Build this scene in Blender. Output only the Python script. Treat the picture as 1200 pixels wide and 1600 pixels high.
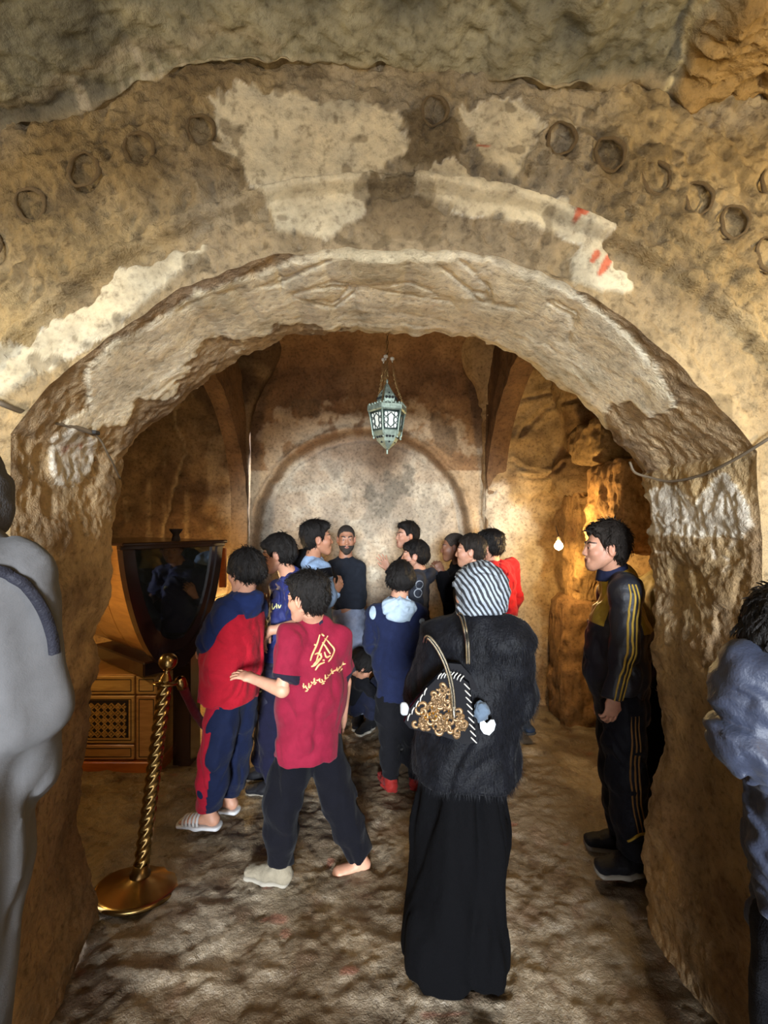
import bpy, math, random
import numpy as np
from mathutils import Matrix, Vector

for _o in list(bpy.data.objects):
    bpy.data.objects.remove(_o, do_unlink=True)
SC = bpy.context.scene
COL = SC.collection

# ---------------------------------------------------------------- camera
CAM_H, F_PX, HOR = 1.75, 700.0, 820.0
cam_d = bpy.data.cameras.new('camera')
cam = bpy.data.objects.new('camera', cam_d)
COL.objects.link(cam)
cam.location = (0, 0, CAM_H)
cam.rotation_euler = (math.radians(90), 0, 0)
cam_d.sensor_width = 36.0
cam_d.lens = F_PX / 1600.0 * 36.0
cam_d.shift_y = (HOR - 800.0) / 1600.0
cam_d.clip_start = 0.02
SC.camera = cam

# ---------------------------------------------------------------- light
world = bpy.data.worlds.new('world')
SC.world = world
world.use_nodes = True
world.node_tree.nodes['Background'].inputs[0].default_value = (0.92, 0.93, 1.0, 1)
world.node_tree.nodes['Background'].inputs[1].default_value = 4.5


def light(name, kind, loc, energy, color, size=0.1, rot=None, size_y=None):
    d = bpy.data.lights.new(name, kind)
    d.energy = energy
    d.color = color
    if kind == 'AREA':
        d.shape = 'RECTANGLE'
        d.size = size
        d.size_y = size_y or size
    else:
        d.shadow_soft_size = size
    o = bpy.data.objects.new(name, d)
    o.location = loc
    if rot:
        o.rotation_euler = rot
    COL.objects.link(o)
    return o


# daylight from the entrance doorway behind the photographer
_day = light('doorway_daylight', 'AREA', (0.1, -9.0, 2.3), 2700.0, (0.86, 0.93, 1.0), 2.2,
             (math.radians(88), 0, 0), 2.0)

SC.view_settings.view_transform = 'Standard'
SC.view_settings.look = 'None'
SC.view_settings.exposure = 0.66
SC.view_settings.gamma = 1.0
SC.view_settings.use_curve_mapping = False
SC.cycles.max_bounces = 7
SC.cycles.diffuse_bounces = 4
SC.cycles.caustics_reflective = False
SC.cycles.caustics_refractive = False
SC.cycles.sample_clamp_indirect = 6.0
SC.cycles.use_denoising = True

WARM = (1.0, 0.67, 0.28)


# ---------------------------------------------------------------- small helpers
def V(*a):
    return np.array(a, dtype=np.float64)


def px(x, y, Y):
    """point seen at photo pixel (x, y) at distance Y"""
    return V((x - 600.0) * Y / F_PX, Y, CAM_H - (y - HOR) * Y / F_PX)


def unpx(P):
    Y = np.maximum(P[:, 1], 0.05)
    return np.stack([600 + P[:, 0] * F_PX / Y, HOR + (CAM_H - P[:, 2]) * F_PX / Y], 1)


def nrm(v):
    v = np.asarray(v, float)
    return v / (np.linalg.norm(v) + 1e-12)


def sstep(a, b, x):
    t = np.clip((x - a) / (b - a), 0, 1)
    return t * t * (3 - 2 * t)


_rng = np.random.RandomState(7)
_TAB = _rng.rand(4096).astype(np.float32) * 2 - 1


def vnoise(X, Y, Z):
    X, Y, Z = np.broadcast_arrays(np.asarray(X, np.float32), np.asarray(Y, np.float32), np.asarray(Z, np.float32))
    xi = np.floor(X).astype(np.int64); yi = np.floor(Y).astype(np.int64); zi = np.floor(Z).astype(np.int64)
    fx = X - xi; fy = Y - yi; fz = Z - zi
    fx = fx * fx * (3 - 2 * fx); fy = fy * fy * (3 - 2 * fy); fz = fz * fz * (3 - 2 * fz)

    def h(a, b, c):
        n = (a * 73856093) ^ (b * 19349663) ^ (c * 83492791)
        n = (n ^ (n >> 13)) * 1274126177
        return _TAB[(n ^ (n >> 11)) & 4095]
    x00 = h(xi, yi, zi) * (1 - fx) + h(xi + 1, yi, zi) * fx
    x10 = h(xi, yi + 1, zi) * (1 - fx) + h(xi + 1, yi + 1, zi) * fx
    x01 = h(xi, yi, zi + 1) * (1 - fx) + h(xi + 1, yi, zi + 1) * fx
    x11 = h(xi, yi + 1, zi + 1) * (1 - fx) + h(xi + 1, yi + 1, zi + 1) * fx
    y0 = x00 * (1 - fy) + x10 * fy
    y1 = x01 * (1 - fy) + x11 * fy
    return y0 * (1 - fz) + y1 * fz


def fbm(X, Y, Z, f=1.0, o=3, g=0.5):
    r = 0; a = 1.0
    for i in range(o):
        r = r + a * vnoise(X * f + 17.3 * i, Y * f + 5.1 * i, Z * f + 9.7 * i)
        f *= 2.03; a *= g
    return r


def ridge(X, Y, Z, f=1.0, o=3):
    r = 0; a = 1.0
    for i in range(o):
        r = r + a * (1 - 2 * np.abs(vnoise(X * f + 7.3 * i, Y * f + 3.1 * i, Z * f + 1.7 * i)))
        f *= 2.1; a *= 0.5
    return r


def poly_sd(p, poly):
    """signed distance (positive inside) to polygon, 2-D"""
    poly = np.asarray(poly, float)
    n = len(poly)
    d = np.full(len(p), 1e18)
    ins = np.zeros(len(p), bool)
    for i in range(n):
        a = poly[i]; b = poly[(i + 1) % n]
        ab = b - a
        t = np.clip(((p - a) @ ab) / (ab @ ab), 0, 1)
        q = p - a - t[:, None] * ab
        d = np.minimum(d, (q * q).sum(1))
        c = (a[1] > p[:, 1]) != (b[1] > p[:, 1])
        xi = (b[0] - a[0]) * (p[:, 1] - a[1]) / (b[1] - a[1] + 1e-12) + a[0]
        ins ^= c & (p[:, 0] < xi)
    d = np.sqrt(d)
    return np.where(ins, d, -d)


def line_d(p, pts):
    pts = np.asarray(pts, float)
    d = np.full(len(p), 1e18)
    for a, b in zip(pts[:-1], pts[1:]):
        ab = b - a
        t = np.clip(((p - a) @ ab) / (ab @ ab + 1e-12), 0, 1)
        q = p - a - t[:, None] * ab
        d = np.minimum(d, (q * q).sum(1))
    return np.sqrt(d)


def mk_mesh(name, verts, faces, smooth=True, attrs=None, cols=None):
    """faces: (N,3) or (N,4) int array, or a list of lists"""
    me = bpy.data.meshes.new(name)
    verts = np.asarray(verts, np.float32)
    if isinstance(faces, np.ndarray):
        nf, k = faces.shape
        me.vertices.add(len(verts))
        me.vertices.foreach_set('co', verts.ravel())
        me.loops.add(nf * k)
        me.loops.foreach_set('vertex_index', faces.astype(np.int32).ravel())
        me.polygons.add(nf)
        me.polygons.foreach_set('loop_start', np.arange(0, nf * k, k, dtype=np.int32))
        me.polygons.foreach_set('loop_total', np.full(nf, k, np.int32))
        me.update(calc_edges=True)
        me.validate()
    else:
        me.from_pydata([tuple(map(float, v)) for v in verts], [], faces)
        me.update()
    if smooth:
        me.polygons.foreach_set('use_smooth', np.ones(len(me.polygons), bool))
    for k_, v in (attrs or {}).items():
        a = me.attributes.new(k_, 'FLOAT', 'POINT')
        a.data.foreach_set('value', np.asarray(v, np.float32))
    if cols is not None:
        a = me.color_attributes.new('col', 'FLOAT_COLOR', 'POINT')
        c = np.ones((len(verts), 4), np.float32)
        c[:, :3] = cols
        a.data.foreach_set('color', c.ravel())
    return me


def obj(name, me, mat=None, parent=None, world_coords=True):
    o = bpy.data.objects.new(name, me)
    COL.objects.link(o)
    if mat is not None and me is not None and not me.materials:
        for m in (mat if isinstance(mat, (list, tuple)) else [mat]):
            me.materials.append(m)
    if parent is not None:
        o.parent = parent
        if world_coords:
            o.matrix_parent_inverse = Matrix.Translation(-root_loc(parent))
    return o


def root_loc(p):
    if p.parent is None:
        return Vector(p.location)
    return root_loc(p.parent) + p.matrix_parent_inverse.translation + p.location


def tag(o, label=None, cat=None, group=None, kind=None):
    if label: o['label'] = label
    if cat: o['category'] = cat
    if group: o['group'] = group
    if kind: o['kind'] = kind
    return o


def thing(name, label, cat, loc=(0, 0, 0), group=None):
    o = bpy.data.objects.new(name, None)
    o.empty_display_size = 0.1
    COL.objects.link(o)
    o.location = [float(c) for c in loc]
    return tag(o, label, cat, group)


# ---------------------------------------------------------------- shape lists (vertices + faces)
class MB:
    def __init__(s):
        s.v = []; s.f = []

    def add(s, v, f):
        b = len(s.v)
        s.v += [tuple(map(float, q)) for q in v]
        s.f += [[b + i for i in q] for q in f]
        return s

    def box(s, c, sz, ax=None, bev=0.0):
        c = np.asarray(c, float); hx, hy, hz = [q / 2 for q in sz]
        A = np.eye(3) if ax is None else np.array(ax, float)
        if bev <= 0:
            pts = [c + A.T @ V(x * hx, y * hy, z * hz) for x in (-1, 1) for y in (-1, 1) for z in (-1, 1)]
            return s.add(pts, [[0, 1, 3, 2], [4, 6, 7, 5], [0, 4, 5, 1], [2, 3, 7, 6], [0, 2, 6, 4], [1, 5, 7, 3]])
        b = min(bev, hx * .9, hy * .9, hz * .9)
        import itertools
        pts = []; idx = {}
        for sx, sy, sz_ in itertools.product((-1, 1), repeat=3):
            for k in range(3):
                q = [sx * (hx - b), sy * (hy - b), sz_ * (hz - b)]
                q[k] = (sx, sy, sz_)[k] * (hx, hy, hz)[k]
                idx[(sx, sy, sz_, k)] = len(pts)
                pts.append(c + A.T @ np.array(q))
        F = []
        for k in range(3):
            o_ = [i for i in range(3) if i != k]
            for sg in (-1, 1):
                r = []
                for (a_, b_) in ((-1, -1), (1, -1), (1, 1), (-1, 1)):
                    q = [0, 0, 0]; q[k] = sg; q[o_[0]] = a_; q[o_[1]] = b_
                    r.append(idx[(q[0], q[1], q[2], k)])
                F.append(r)
        for k in range(3):
            o_ = [i for i in range(3) if i != k]
            for a_ in (-1, 1):
                for b_ in (-1, 1):
                    r = []
                    for (e, kk) in ((-1, o_[0]), (1, o_[0]), (1, o_[1]), (-1, o_[1])):
                        q = [0, 0, 0]; q[k] = e; q[o_[0]] = a_; q[o_[1]] = b_
                        r.append(idx[(q[0], q[1], q[2], kk)])
                    F.append(r)
        for sx, sy, sz_ in itertools.product((-1, 1), repeat=3):
            F.append([idx[(sx, sy, sz_, k)] for k in range(3)])
        return s.add(pts, F)

    def tube(s, pts, r, n=8, cap=True, closed=False):
        pts = [np.asarray(p, float) for p in pts]
        m = len(pts)
        rr = r if hasattr(r, '__len__') else [r] * m
        up = V(0, 0, 1)
        t0 = nrm(pts[1] - pts[0])
        if abs(t0 @ up) > .9: up = V(1, 0, 0)
        u = nrm(np.cross(up, t0))
        vs = []
        for i in range(m):
            if closed:
                t = nrm(pts[(i + 1) % m] - pts[i - 1])
            else:
                t = nrm(pts[min(i + 1, m - 1)] - pts[max(i - 1, 0)])
            u = nrm(u - t * (u @ t)); w = np.cross(t, u)
            for k in range(n):
                a = 2 * math.pi * k / n
                vs.append(pts[i] + rr[i] * (math.cos(a) * u + math.sin(a) * w))
        fs = []
        for i in range(m if closed else m - 1):
            j = (i + 1) % m
            for k in range(n):
                l = (k + 1) % n
                fs.append([i * n + k, i * n + l, j * n + l, j * n + k])
        if cap and not closed:
            fs.append(list(range(n))[::-1]); fs.append([(m - 1) * n + k for k in range(n)])
        return s.add(vs, fs)

    def lathe(s, prof, c, ax=V(0, 0, 1), n=24, sx=1.0):
        """prof: list of (r, h) along axis"""
        c = np.asarray(c, float); ax = nrm(ax)
        u = nrm(np.cross(V(0, 1, 0), ax)) if abs(ax[1]) < .9 else nrm(np.cross(V(1, 0, 0), ax))
        w = np.cross(ax, u)
        vs = []; m = len(prof)
        for (r, h) in prof:
            for k in range(n):
                a = 2 * math.pi * k / n
                vs.append(c + ax * h + max(r, 1e-5) * (math.cos(a) * u + math.sin(a) * w))
        fs = [[i * n + k, i * n + (k + 1) % n, (i + 1) * n + (k + 1) % n, (i + 1) * n + k] for i in range(m - 1) for k in range(n)]
        return s.add(vs, fs)

    def prism(s, poly, o, U, W, th, N=None):
        """polygon in plane (o,U,W) extruded by th along N"""
        o = np.asarray(o, float); U = np.asarray(U, float); W = np.asarray(W, float)
        N = np.cross(U, W) if N is None else np.asarray(N, float)
        n = len(poly)
        a = [o + U * p[0] + W * p[1] for p in poly]
        b = [q + N * th for q in a]
        fs = [list(range(n))[::-1], [n + i for i in range(n)]]
        fs += [[i, (i + 1) % n, n + (i + 1) % n, n + i] for i in range(n)]
        return s.add(a + b, fs)

    def ribbon(s, pts, nor, w, th):
        """flat raised stroke along pts with local surface normals"""
        pts = [np.asarray(p, float) for p in pts]; m = len(pts)
        ww = w if hasattr(w, '__len__') else [w] * m
        vs = []
        for i in range(m):
            t = nrm(pts[min(i + 1, m - 1)] - pts[max(i - 1, 0)])
            nn = nrm(nor[i]); sd = nrm(np.cross(t, nn))
            p = pts[i]
            vs += [p - sd * ww[i] / 2 - nn * .002, p - sd * ww[i] / 2 * .8 + nn * th, p + sd * ww[i] / 2 * .8 + nn * th, p + sd * ww[i] / 2 - nn * .002]
        fs = []
        for i in range(m - 1):
            for k in range(3):
                fs.append([i * 4 + k, i * 4 + k + 1, i * 4 + 4 + k + 1, i * 4 + 4 + k])
        fs += [[0, 1, 2, 3], [(m - 1) * 4 + 3, (m - 1) * 4 + 2, (m - 1) * 4 + 1, (m - 1) * 4]]
        return s.add(vs, fs)

    def build(s, name, mat, parent=None, smooth=False, world_coords=True):
        me = mk_mesh(name, np.array(s.v), s.f, smooth)
        return obj(name, me, mat, parent, world_coords)


def bez(pts, n=16):
    """Catmull-Rom through points"""
    pts = [np.asarray(p, float) for p in pts]
    P = [2 * pts[0] - pts[1]] + pts + [2 * pts[-1] - pts[-2]]
    out = []
    for i in range(1, len(P) - 2):
        for k in range(n):
            t = k / n
            a, b, c, d = P[i - 1], P[i], P[i + 1], P[i + 2]
            out.append(.5 * ((2 * b) + (c - a) * t + (2 * a - 5 * b + 4 * c - d) * t * t + (3 * b - a - 3 * c + d) * t ** 3))
    out.append(pts[-1])
    return out


# ---------------------------------------------------------------- materials
def srgb(r, g, b):
    f = lambda c: (c / 255 / 12.92) if c / 255 <= .04045 else ((c / 255 + .055) / 1.055) ** 2.4
    return (f(r), f(g), f(b), 1.0)


class NT:
    def __init__(s, name):
        s.m = bpy.data.materials.new(name)
        s.m.use_nodes = True
        s.t = s.m.node_tree
        s.b = s.t.nodes['Principled BSDF']

    def n(s, ty, **kw):
        q = s.t.nodes.new(ty)
        for k, v in kw.items():
            if k.startswith('i_'):
                q.inputs[k[2:].replace('_', ' ')].default_value = v
            else:
                setattr(q, k, v)
        return q

    def l(s, a, b):
        s.t.links.new(a, b)

    def math(s, op, a, b=None):
        q = s.n('ShaderNodeMath', operation=op)
        for i, x in enumerate((a, b)):
            if x is None: continue
            if hasattr(x, 'is_output'): s.l(x, q.inputs[i])
            else: q.inputs[i].default_value = x
        return q.outputs[0]

    def mix(s, f, a, b, bt='MIX'):
        q = s.n('ShaderNodeMix', data_type='RGBA', blend_type=bt)
        for i, x in ((0, f), (6, a), (7, b)):
            if hasattr(x, 'is_output'): s.l(x, q.inputs[i])
            else: q.inputs[i].default_value = x
        return q.outputs[2]

    def coord(s, scale=(1, 1, 1), rot=(0, 0, 0), kind='Object'):
        tc = s.n('ShaderNodeTexCoord'); mp = s.n('ShaderNodeMapping')
        s.l(tc.outputs[kind], mp.inputs[0])
        mp.inputs['Scale'].default_value = scale; mp.inputs['Rotation'].default_value = rot
        return mp.outputs[0]

    def noise(s, vec, scale, detail=4, rough=.55, dist=0.0):
        q = s.n('ShaderNodeTexNoise'); s.l(vec, q.inputs['Vector'])
        q.inputs['Scale'].default_value = scale; q.inputs['Detail'].default_value = detail
        q.inputs['Roughness'].default_value = rough; q.inputs['Distortion'].default_value = dist
        return q.outputs[0]

    def ramp(s, f, stops):
        q = s.n('ShaderNodeValToRGB'); s.l(f, q.inputs[0])
        e = q.color_ramp.elements
        while len(e) < len(stops): e.new(.5)
        for i, (p, c) in enumerate(stops):
            e[i].position = p; e[i].color = c if len(c) == 4 else (*c, 1)
        return q.outputs[0]

    def bump(s, h, dist, strength=1.0, nor=None):
        q = s.n('ShaderNodeBump'); s.l(h, q.inputs['Height'])
        q.inputs['Distance'].default_value = dist; q.inputs['Strength'].default_value = strength
        if nor is not None: s.l(nor, q.inputs['Normal'])
        return q.outputs[0]


def rock_mat(name, fine=1.0, rough=.85, bump=.012, spec=.3, glossy=None):
    """per-vertex albedo 'col' broken up with procedural grain and relief"""
    T = NT(name)
    v = T.coord()
    a = T.n('ShaderNodeAttribute', attribute_name='col')
    n1 = T.noise(v, 7 * fine, 5, .6)
    n2 = T.noise(v, 38 * fine, 5, .65)
    n3 = T.noise(v, 150 * fine, 3, .6)
    g1 = T.ramp(n1, [(.28, (.55, .53, .50)), (.5, (1, 1, 1)), (.75, (1.3, 1.28, 1.22))])
    g2 = T.ramp(n2, [(.30, (.42, .39, .36)), (.47, (1, 1, 1)), (.72, (1.32, 1.31, 1.28))])
    c = T.mix(.75, a.outputs['Color'], g1, 'MULTIPLY')
    c = T.mix(.8, c, g2, 'MULTIPLY')
    T.l(c, T.b.inputs['Base Color'])
    r = T.n('ShaderNodeAttribute', attribute_name='rgh')
    h = T.math('ADD', T.math('MULTIPLY', n2, .65), T.math('MULTIPLY', n3, .22))
    sm = T.math('ADD', T.math('MULTIPLY', r.outputs['Fac'], .95), .08)
    h = T.math('MULTIPLY', h, sm)
    T.l(T.bump(h, bump, 1.0), T.b.inputs['Normal'])
    T.b.inputs['Roughness'].default_value = rough
    T.b.inputs['Specular IOR Level'].default_value = spec
    if glossy:
        rr = T.ramp(n1, [(.35, (glossy[0],) * 3), (.65, (glossy[1],) * 3)])
        T.l(rr, T.b.inputs['Roughness'])
    return T.m


def plain(name, col, rough=.5, metal=0.0, bump=0.0, bscale=200, spec=.5, coat=0.0, var=0.0, vscale=20, emit=None):
    T = NT(name)
    c = col if len(col) == 4 else (*col, 1)
    T.b.inputs['Base Color'].default_value = c
    T.b.inputs['Roughness'].default_value = rough
    T.b.inputs['Metallic'].default_value = metal
    T.b.inputs['Specular IOR Level'].default_value = spec
    T.b.inputs['Coat Weight'].default_value = coat
    v = T.coord()
    if var:
        n = T.noise(v, vscale, 4, .6)
        g = T.ramp(n, [(.3, tuple(x * (1 - var) for x in c[:3])), (.7, tuple(min(1, x * (1 + var)) for x in c[:3]))])
        T.l(g, T.b.inputs['Base Color'])
    if bump:
        T.l(T.bump(T.noise(v, bscale, 3, .6), bump), T.b.inputs['Normal'])
    if emit:
        T.b.inputs['Emission Color'].default_value = c
        T.b.inputs['Emission Strength'].default_value = emit
    return T.m


def wood_mat(name, c1, c2, rough=.35, scale=1.0, coat=.3, rot=(0, 0, 0)):
    T = NT(name)
    v = T.coord((2 * scale, 2 * scale, 14 * scale), rot)
    n = T.noise(v, 2.2, 5, .6, 1.2)
    T.l(T.ramp(n, [(.3, c1), (.7, c2)]), T.b.inputs['Base Color'])
    T.b.inputs['Roughness'].default_value = rough
    T.b.inputs['Coat Weight'].default_value = coat
    T.b.inputs['Coat Roughness'].default_value = .15
    return T.m
# ================================================================= SETTING
def grid_faces(nu, nv, flip=False):
    i, j = np.meshgrid(np.arange(nu - 1), np.arange(nv - 1), indexing='ij')
    a = i * nv + j
    f = np.stack([a, a + nv, a + nv + 1, a + 1], -1).reshape(-1, 4)
    return f[:, ::-1].copy() if flip else f


def C(r, g, b):
    return np.array(srgb(r, g, b)[:3])


def lerp(a, b, t):
    return a * (1 - t[:, None]) + b * t[:, None]


def struct(name, me, mat, label=None, parent=None, kind='structure'):
    o = obj(name, me, mat, parent)
    if parent is None:
        tag(o, label, None, None, kind)
    return o


M_ROCK = rock_mat('limestone_plaster', 1.0, .88, .017)
M_ROCK2 = rock_mat('limestone_chamber', 1.0, .9, .010)
M_FLOOR = rock_mat('worn_limestone_floor', 1.2, .5, .014, .6, (.26, .5))

# --- colours (albedo)
TAN = C(148, 129, 94); TAN_D = C(108, 92, 66); OCHRE = C(168, 142, 92); PLAST = C(178, 168, 143)
GREY = C(150, 140, 120); OLIVE = C(140, 134, 110); WHITE = C(226, 221, 206); BROWN = C(112, 82, 55); REDM = C(176, 76, 44)

# ---------- arch geometry
AW, AZS, ARC_R, ARC_C = 1.15, 2.03, 1.43, 1.18
YF, YB = 1.38, 1.98


def arch_z(X):
    X = np.clip(np.abs(X), 0, AW) * np.sign(X)
    z = ARC_C + np.sqrt(np.maximum(ARC_R ** 2 - X * X, 0))
    w = 1 - sstep(1.0, 1.15, np.abs(X))
    return z - 0.055 * sstep(.45, 1.15, X) + w * (.012 * vnoise(X * 8, 0 * X, 0 * X) + .007 * vnoise(X * 27, 0 * X, 0 * X))


def jamb_warp(Z, sg):
    return (.016 * vnoise(Z * 4 + 3 * sg, 0 * Z, 0 * Z) + .005 * vnoise(Z * 13, 0 * Z + sg, 0 * Z)) * sstep(2.05, 1.85, Z)


P_FRONT = [  # pale plaster left on the front of the arch (photo pixels)
    [(335, 170), (400, 148), (470, 165), (540, 150), (615, 195), (628, 250), (575, 290), (570, 335), (520, 372), (450, 372), (415, 345), (398, 290), (345, 235)],
    [(640, 270), (700, 275), (780, 300), (860, 325), (935, 345), (945, 380), (900, 378), (850, 362), (760, 340), (700, 332), (640, 300)],
    [(885, 400), (935, 385), (990, 425), (985, 455), (940, 460), (890, 440)],
    [(325, 380), (320, 408), (245, 460), (165, 520), (80, 575), (0, 628), (-40, 640), (-40, 590), (40, 545), (120, 490), (220, 420)],
    [(720, 190), (790, 170), (835, 215), (800, 290), (745, 255)],
]
P_ROUGH_TOP = [[(560, 285), (650, 275), (690, 330), (680, 370), (600, 375), (565, 345)], [(600, 225), (700, 200), (735, 250), (640, 268)]]
RED_F = [((745, 240), (760, 243)), ((893, 342), (902, 350)), ((921, 412), (928, 402)), ((934, 430), (948, 408)), ((894, 347), (890, 355))]
RINGS = [(-10, 392, 27), (62, 333, 27), (147, 285, 27), (228, 250, 27), (320, 218, 25), (676, 192, 24), (870, 232, 26), (943, 257, 27), (1018, 286, 27),
         (1083, 319, 26), (1137, 356, 26), (1192, 405, 27), (1200, 292, 24)]
PPM_F = F_PX / YF
ring_xz = [((x - 600) / PPM_F, CAM_H - (y - HOR) / PPM_F, r / PPM_F) for x, y, r in RINGS]


def plaster_mask(pp, polys, noise, soft=3.0):
    m = np.full(len(pp), -1e3)
    for q in polys:
        m = np.maximum(m, poly_sd(pp, q))
    return sstep(-soft, soft, m + noise)


def front_surface(X, Z):
    """Y offset towards the camera (+ = proud), colour, roughness on the front face"""
    n = len(X)
    r = np.sqrt(X * X + (Z - ARC_C) ** 2) - ARC_R
    r = np.where((np.abs(X) > AW) & (Z < AZS), np.abs(X) - AW, r)
    edge = sstep(0.0, .03, r)
    pp = np.stack([600 + X * PPM_F, HOR + (CAM_H - Z) * PPM_F], 1)
    n1 = fbm(X, 0 * X, Z, 3.2, 4); n2 = fbm(X + 9, 0 * X, Z, 11, 4); n3 = fbm(X, 0 * X + 4, Z, 34, 3)
    pl = plaster_mask(pp, P_FRONT, n2 * 11 + n3 * 5)
    rt = plaster_mask(pp, P_ROUGH_TOP, n2 * 14 + n3 * 6)
    rgh = sstep(-.5, .5, n1) * .5 + .45
    d = n1 * .012 + n2 * .014 * (1 - .6 * pl) + n3 * .009 * (1 - .8 * pl)
    d += pl * .012
    # stepped archivolt: inner band, groove, frieze
    wob = r + n2 * .012
    d += .042 * sstep(.15, .17, wob) - .030 * sstep(.185, .20, wob) + .016 * sstep(.255, .27, wob) * (1 - pl)
    lay = np.sin((X * np.sign(X) + Z * 1.2) * 95 + n2 * 5)
    d += .0035 * lay * sstep(.15, .2, r) * (1 - pl) * sstep(.2, .8, np.abs(X))
    # dart-shaped relief between rings
    ang = np.arctan2(X, Z - ARC_C) * (ARC_R + .3)
    tri = np.abs(((ang / .085) % 1) - .5) * 2
    band = sstep(.20, .23, r) * (1 - sstep(.29, .33, r)) * sstep(.3, .55, np.abs(X))
    d += band * (1 - pl) * (.010 * sstep(.3, .8, tri + n2 * .25))
    col = lerp(TAN, TAN_D, sstep(-.4, .7, n1 + .4 * n2))
    col = lerp(col, OCHRE, sstep(.35, 1.05, np.abs(X)) * .35 * sstep(-.6, .6, n2 + .3))  # yellow lamp tint towards both sides, painted into the colour
    col = lerp(col, GREY, .5 * sstep(0, .6, fbm(X, 3 + 0 * X, Z, 2.3, 3)))
    col = lerp(col, TAN_D * .8, rt * .8)
    inner = 1 - sstep(.10, .17, wob)
    col = lerp(col, C(134, 116, 88), inner * .6)
    col = lerp(col, lerp(PLAST, C(186, 172, 142), sstep(-.3, .6, n1)), pl)
    ed = np.exp(-((np.abs(pl - .5)) / .22) ** 2)
    col = lerp(col, WHITE, ed * .35 * sstep(-.1, .4, n2))
    spots = sstep(.62, .75, fbm(X + 3, 0 * X, Z + 8, 16, 2))
    col = lerp(col, TAN_D * .7, spots * .6)
    for a, b in RED_F:
        w = sstep(6.5, 3.0, line_d(pp, [a, b]) + n3 * 3)
        col = lerp(col, REDM, w * .85)
    for cx, cz, rr in ring_xz:
        q = np.sqrt(((X - cx) / .85) ** 2 + (Z - cz) ** 2)
        d -= .018 * sstep(rr, rr * .85, q)
        d += .006 * np.exp(-((q - rr * 1.35) / .012) ** 2)
        col = lerp(col, TAN_D * .75, .6 * np.exp(-((q - rr) / .006) ** 2))  # shadow along the ring edge, painted as a dark rim
    rgh = (rgh + .25) * (1 - .65 * pl) + .3 * rt
    return d * edge, col, rgh


nx, nz = 380, 170
xs = np.linspace(-AW, AW, nx)
vv, cc, rr_ = [], [], []
ztop = 3.30
X, T_ = np.meshgrid(xs, np.linspace(0, 1, nz), indexing='ij')
X = X.ravel(); Z = arch_z(X) + (ztop - arch_z(X)) * T_.ravel()
d, c_, g_ = front_surface(X, Z)
front = [(np.stack([X, YF - d, Z], 1), c_, g_, grid_faces(nx, nz))]
for sgn in (-1, 1):
    X, Z = np.meshgrid(np.concatenate([np.linspace(AW, 1.30, 40), np.linspace(1.33, 2.6, 12)]), np.concatenate([np.linspace(0, 2.02, 60), np.linspace(2.03, ztop, 130)]), indexing='ij')
    X = X.ravel() * sgn; Z = Z.ravel()
    # top of the side strip meets the arch edge
    d, c_, g_ = front_surface(X, Z)
    X = X + jamb_warp(Z, sgn) * np.exp(-((np.abs(X) - AW) / .12) ** 2)
    front.append((np.stack([X, YF - d, Z], 1), c_, g_, grid_faces(52, 190, sgn < 0)))
b = 0; FV, FC, FG, FF = [], [], [], []
for v, c_, g_, f in front:
    FV.append(v); FC.append(c_); FG.append(g_); FF.append(f + b); b += len(v)
wall_front = struct('wall_front', mk_mesh('wall_front', np.concatenate(FV), np.concatenate(FF), True,
                    {'rgh': np.concatenate(FG)}, np.concatenate(FC)), M_ROCK, 'carved limestone arch front with ring frieze and peeling plaster')

# carved rings, one object each
ring_me = None
M_RING = plain('carved_ring_stone', C(128, 106, 72), .9, var=.3, vscale=30, bump=.006, bscale=60)  # stone colour darkened to carry the shadows of the carving
for k, (cx, cz, rr) in enumerate(ring_xz):
    if ring_me is None:
        q = MB()
        th = np.linspace(0, 2 * math.pi, 33)[:-1]
        jit = [1 + .05 * math.sin(3 * t + 1) + .03 * math.sin(7 * t) for t in th]
        q.tube([V(.85 * math.cos(t) * j, 0, math.sin(t) * j) for t, j in zip(th, jit)], [.115 + .04 * math.sin(2 * t + .6) for t in th], 7, closed=True)
        ring_me = mk_mesh('ring_carving', np.array(q.v), q.f, True)
        ring_me.materials.append(M_RING)
    o = obj('ring_carving', ring_me, None, wall_front, False)
    fd, _, _ = front_surface(np.array([cx - rr * 1.5, cx + rr * 1.5]), np.array([cz, cz]))
    o.location = (cx, YF - fd.mean() - .003, cz)
    o.scale = (rr * .95, rr * .75, rr * .95)
    o.rotation_euler = (0, random.Random(k).uniform(-.5, .5), 0)

# ---------- soffit and jambs
L_EDGE = [(700, 198), (760, 190), (800, 187), (880, 180), (945, 170), (965, 158), (995, 146), (1050, 156), (1095, 142), (1115, 150), (1200, 136), (1290, 119), (1330, 134), (1400, 150), (1470, 150)]
R_EDGE = [(700, 1000), (745, 1001), (860, 1008), (1000, 1018), (1100, 1031), (1150, 1036), (1200, 1022), (1250, 1008), (1330, 1003), (1470, 1000)]
P_SOFF = [  # plaster still on the soffit (photo pixels)
    [(620, 375), (530, 385), (430, 412), (320, 450), (282, 470), (235, 505), (170, 535), (128, 575), (140, 640), (100, 660), (150, 672), (195, 665), (220, 625), (275, 610),
     (280, 590), (300, 540), (350, 525), (380, 545), (395, 520), (440, 500), (497, 515), (520, 525), (560, 515), (600, 522), (660, 532), (740, 535), (800, 570), (860, 610), (900, 660),
     (945, 672), (955, 630), (1015, 650), (1058, 640), (1010, 545), (940, 480), (860, 430), (740, 385)],
]
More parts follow.
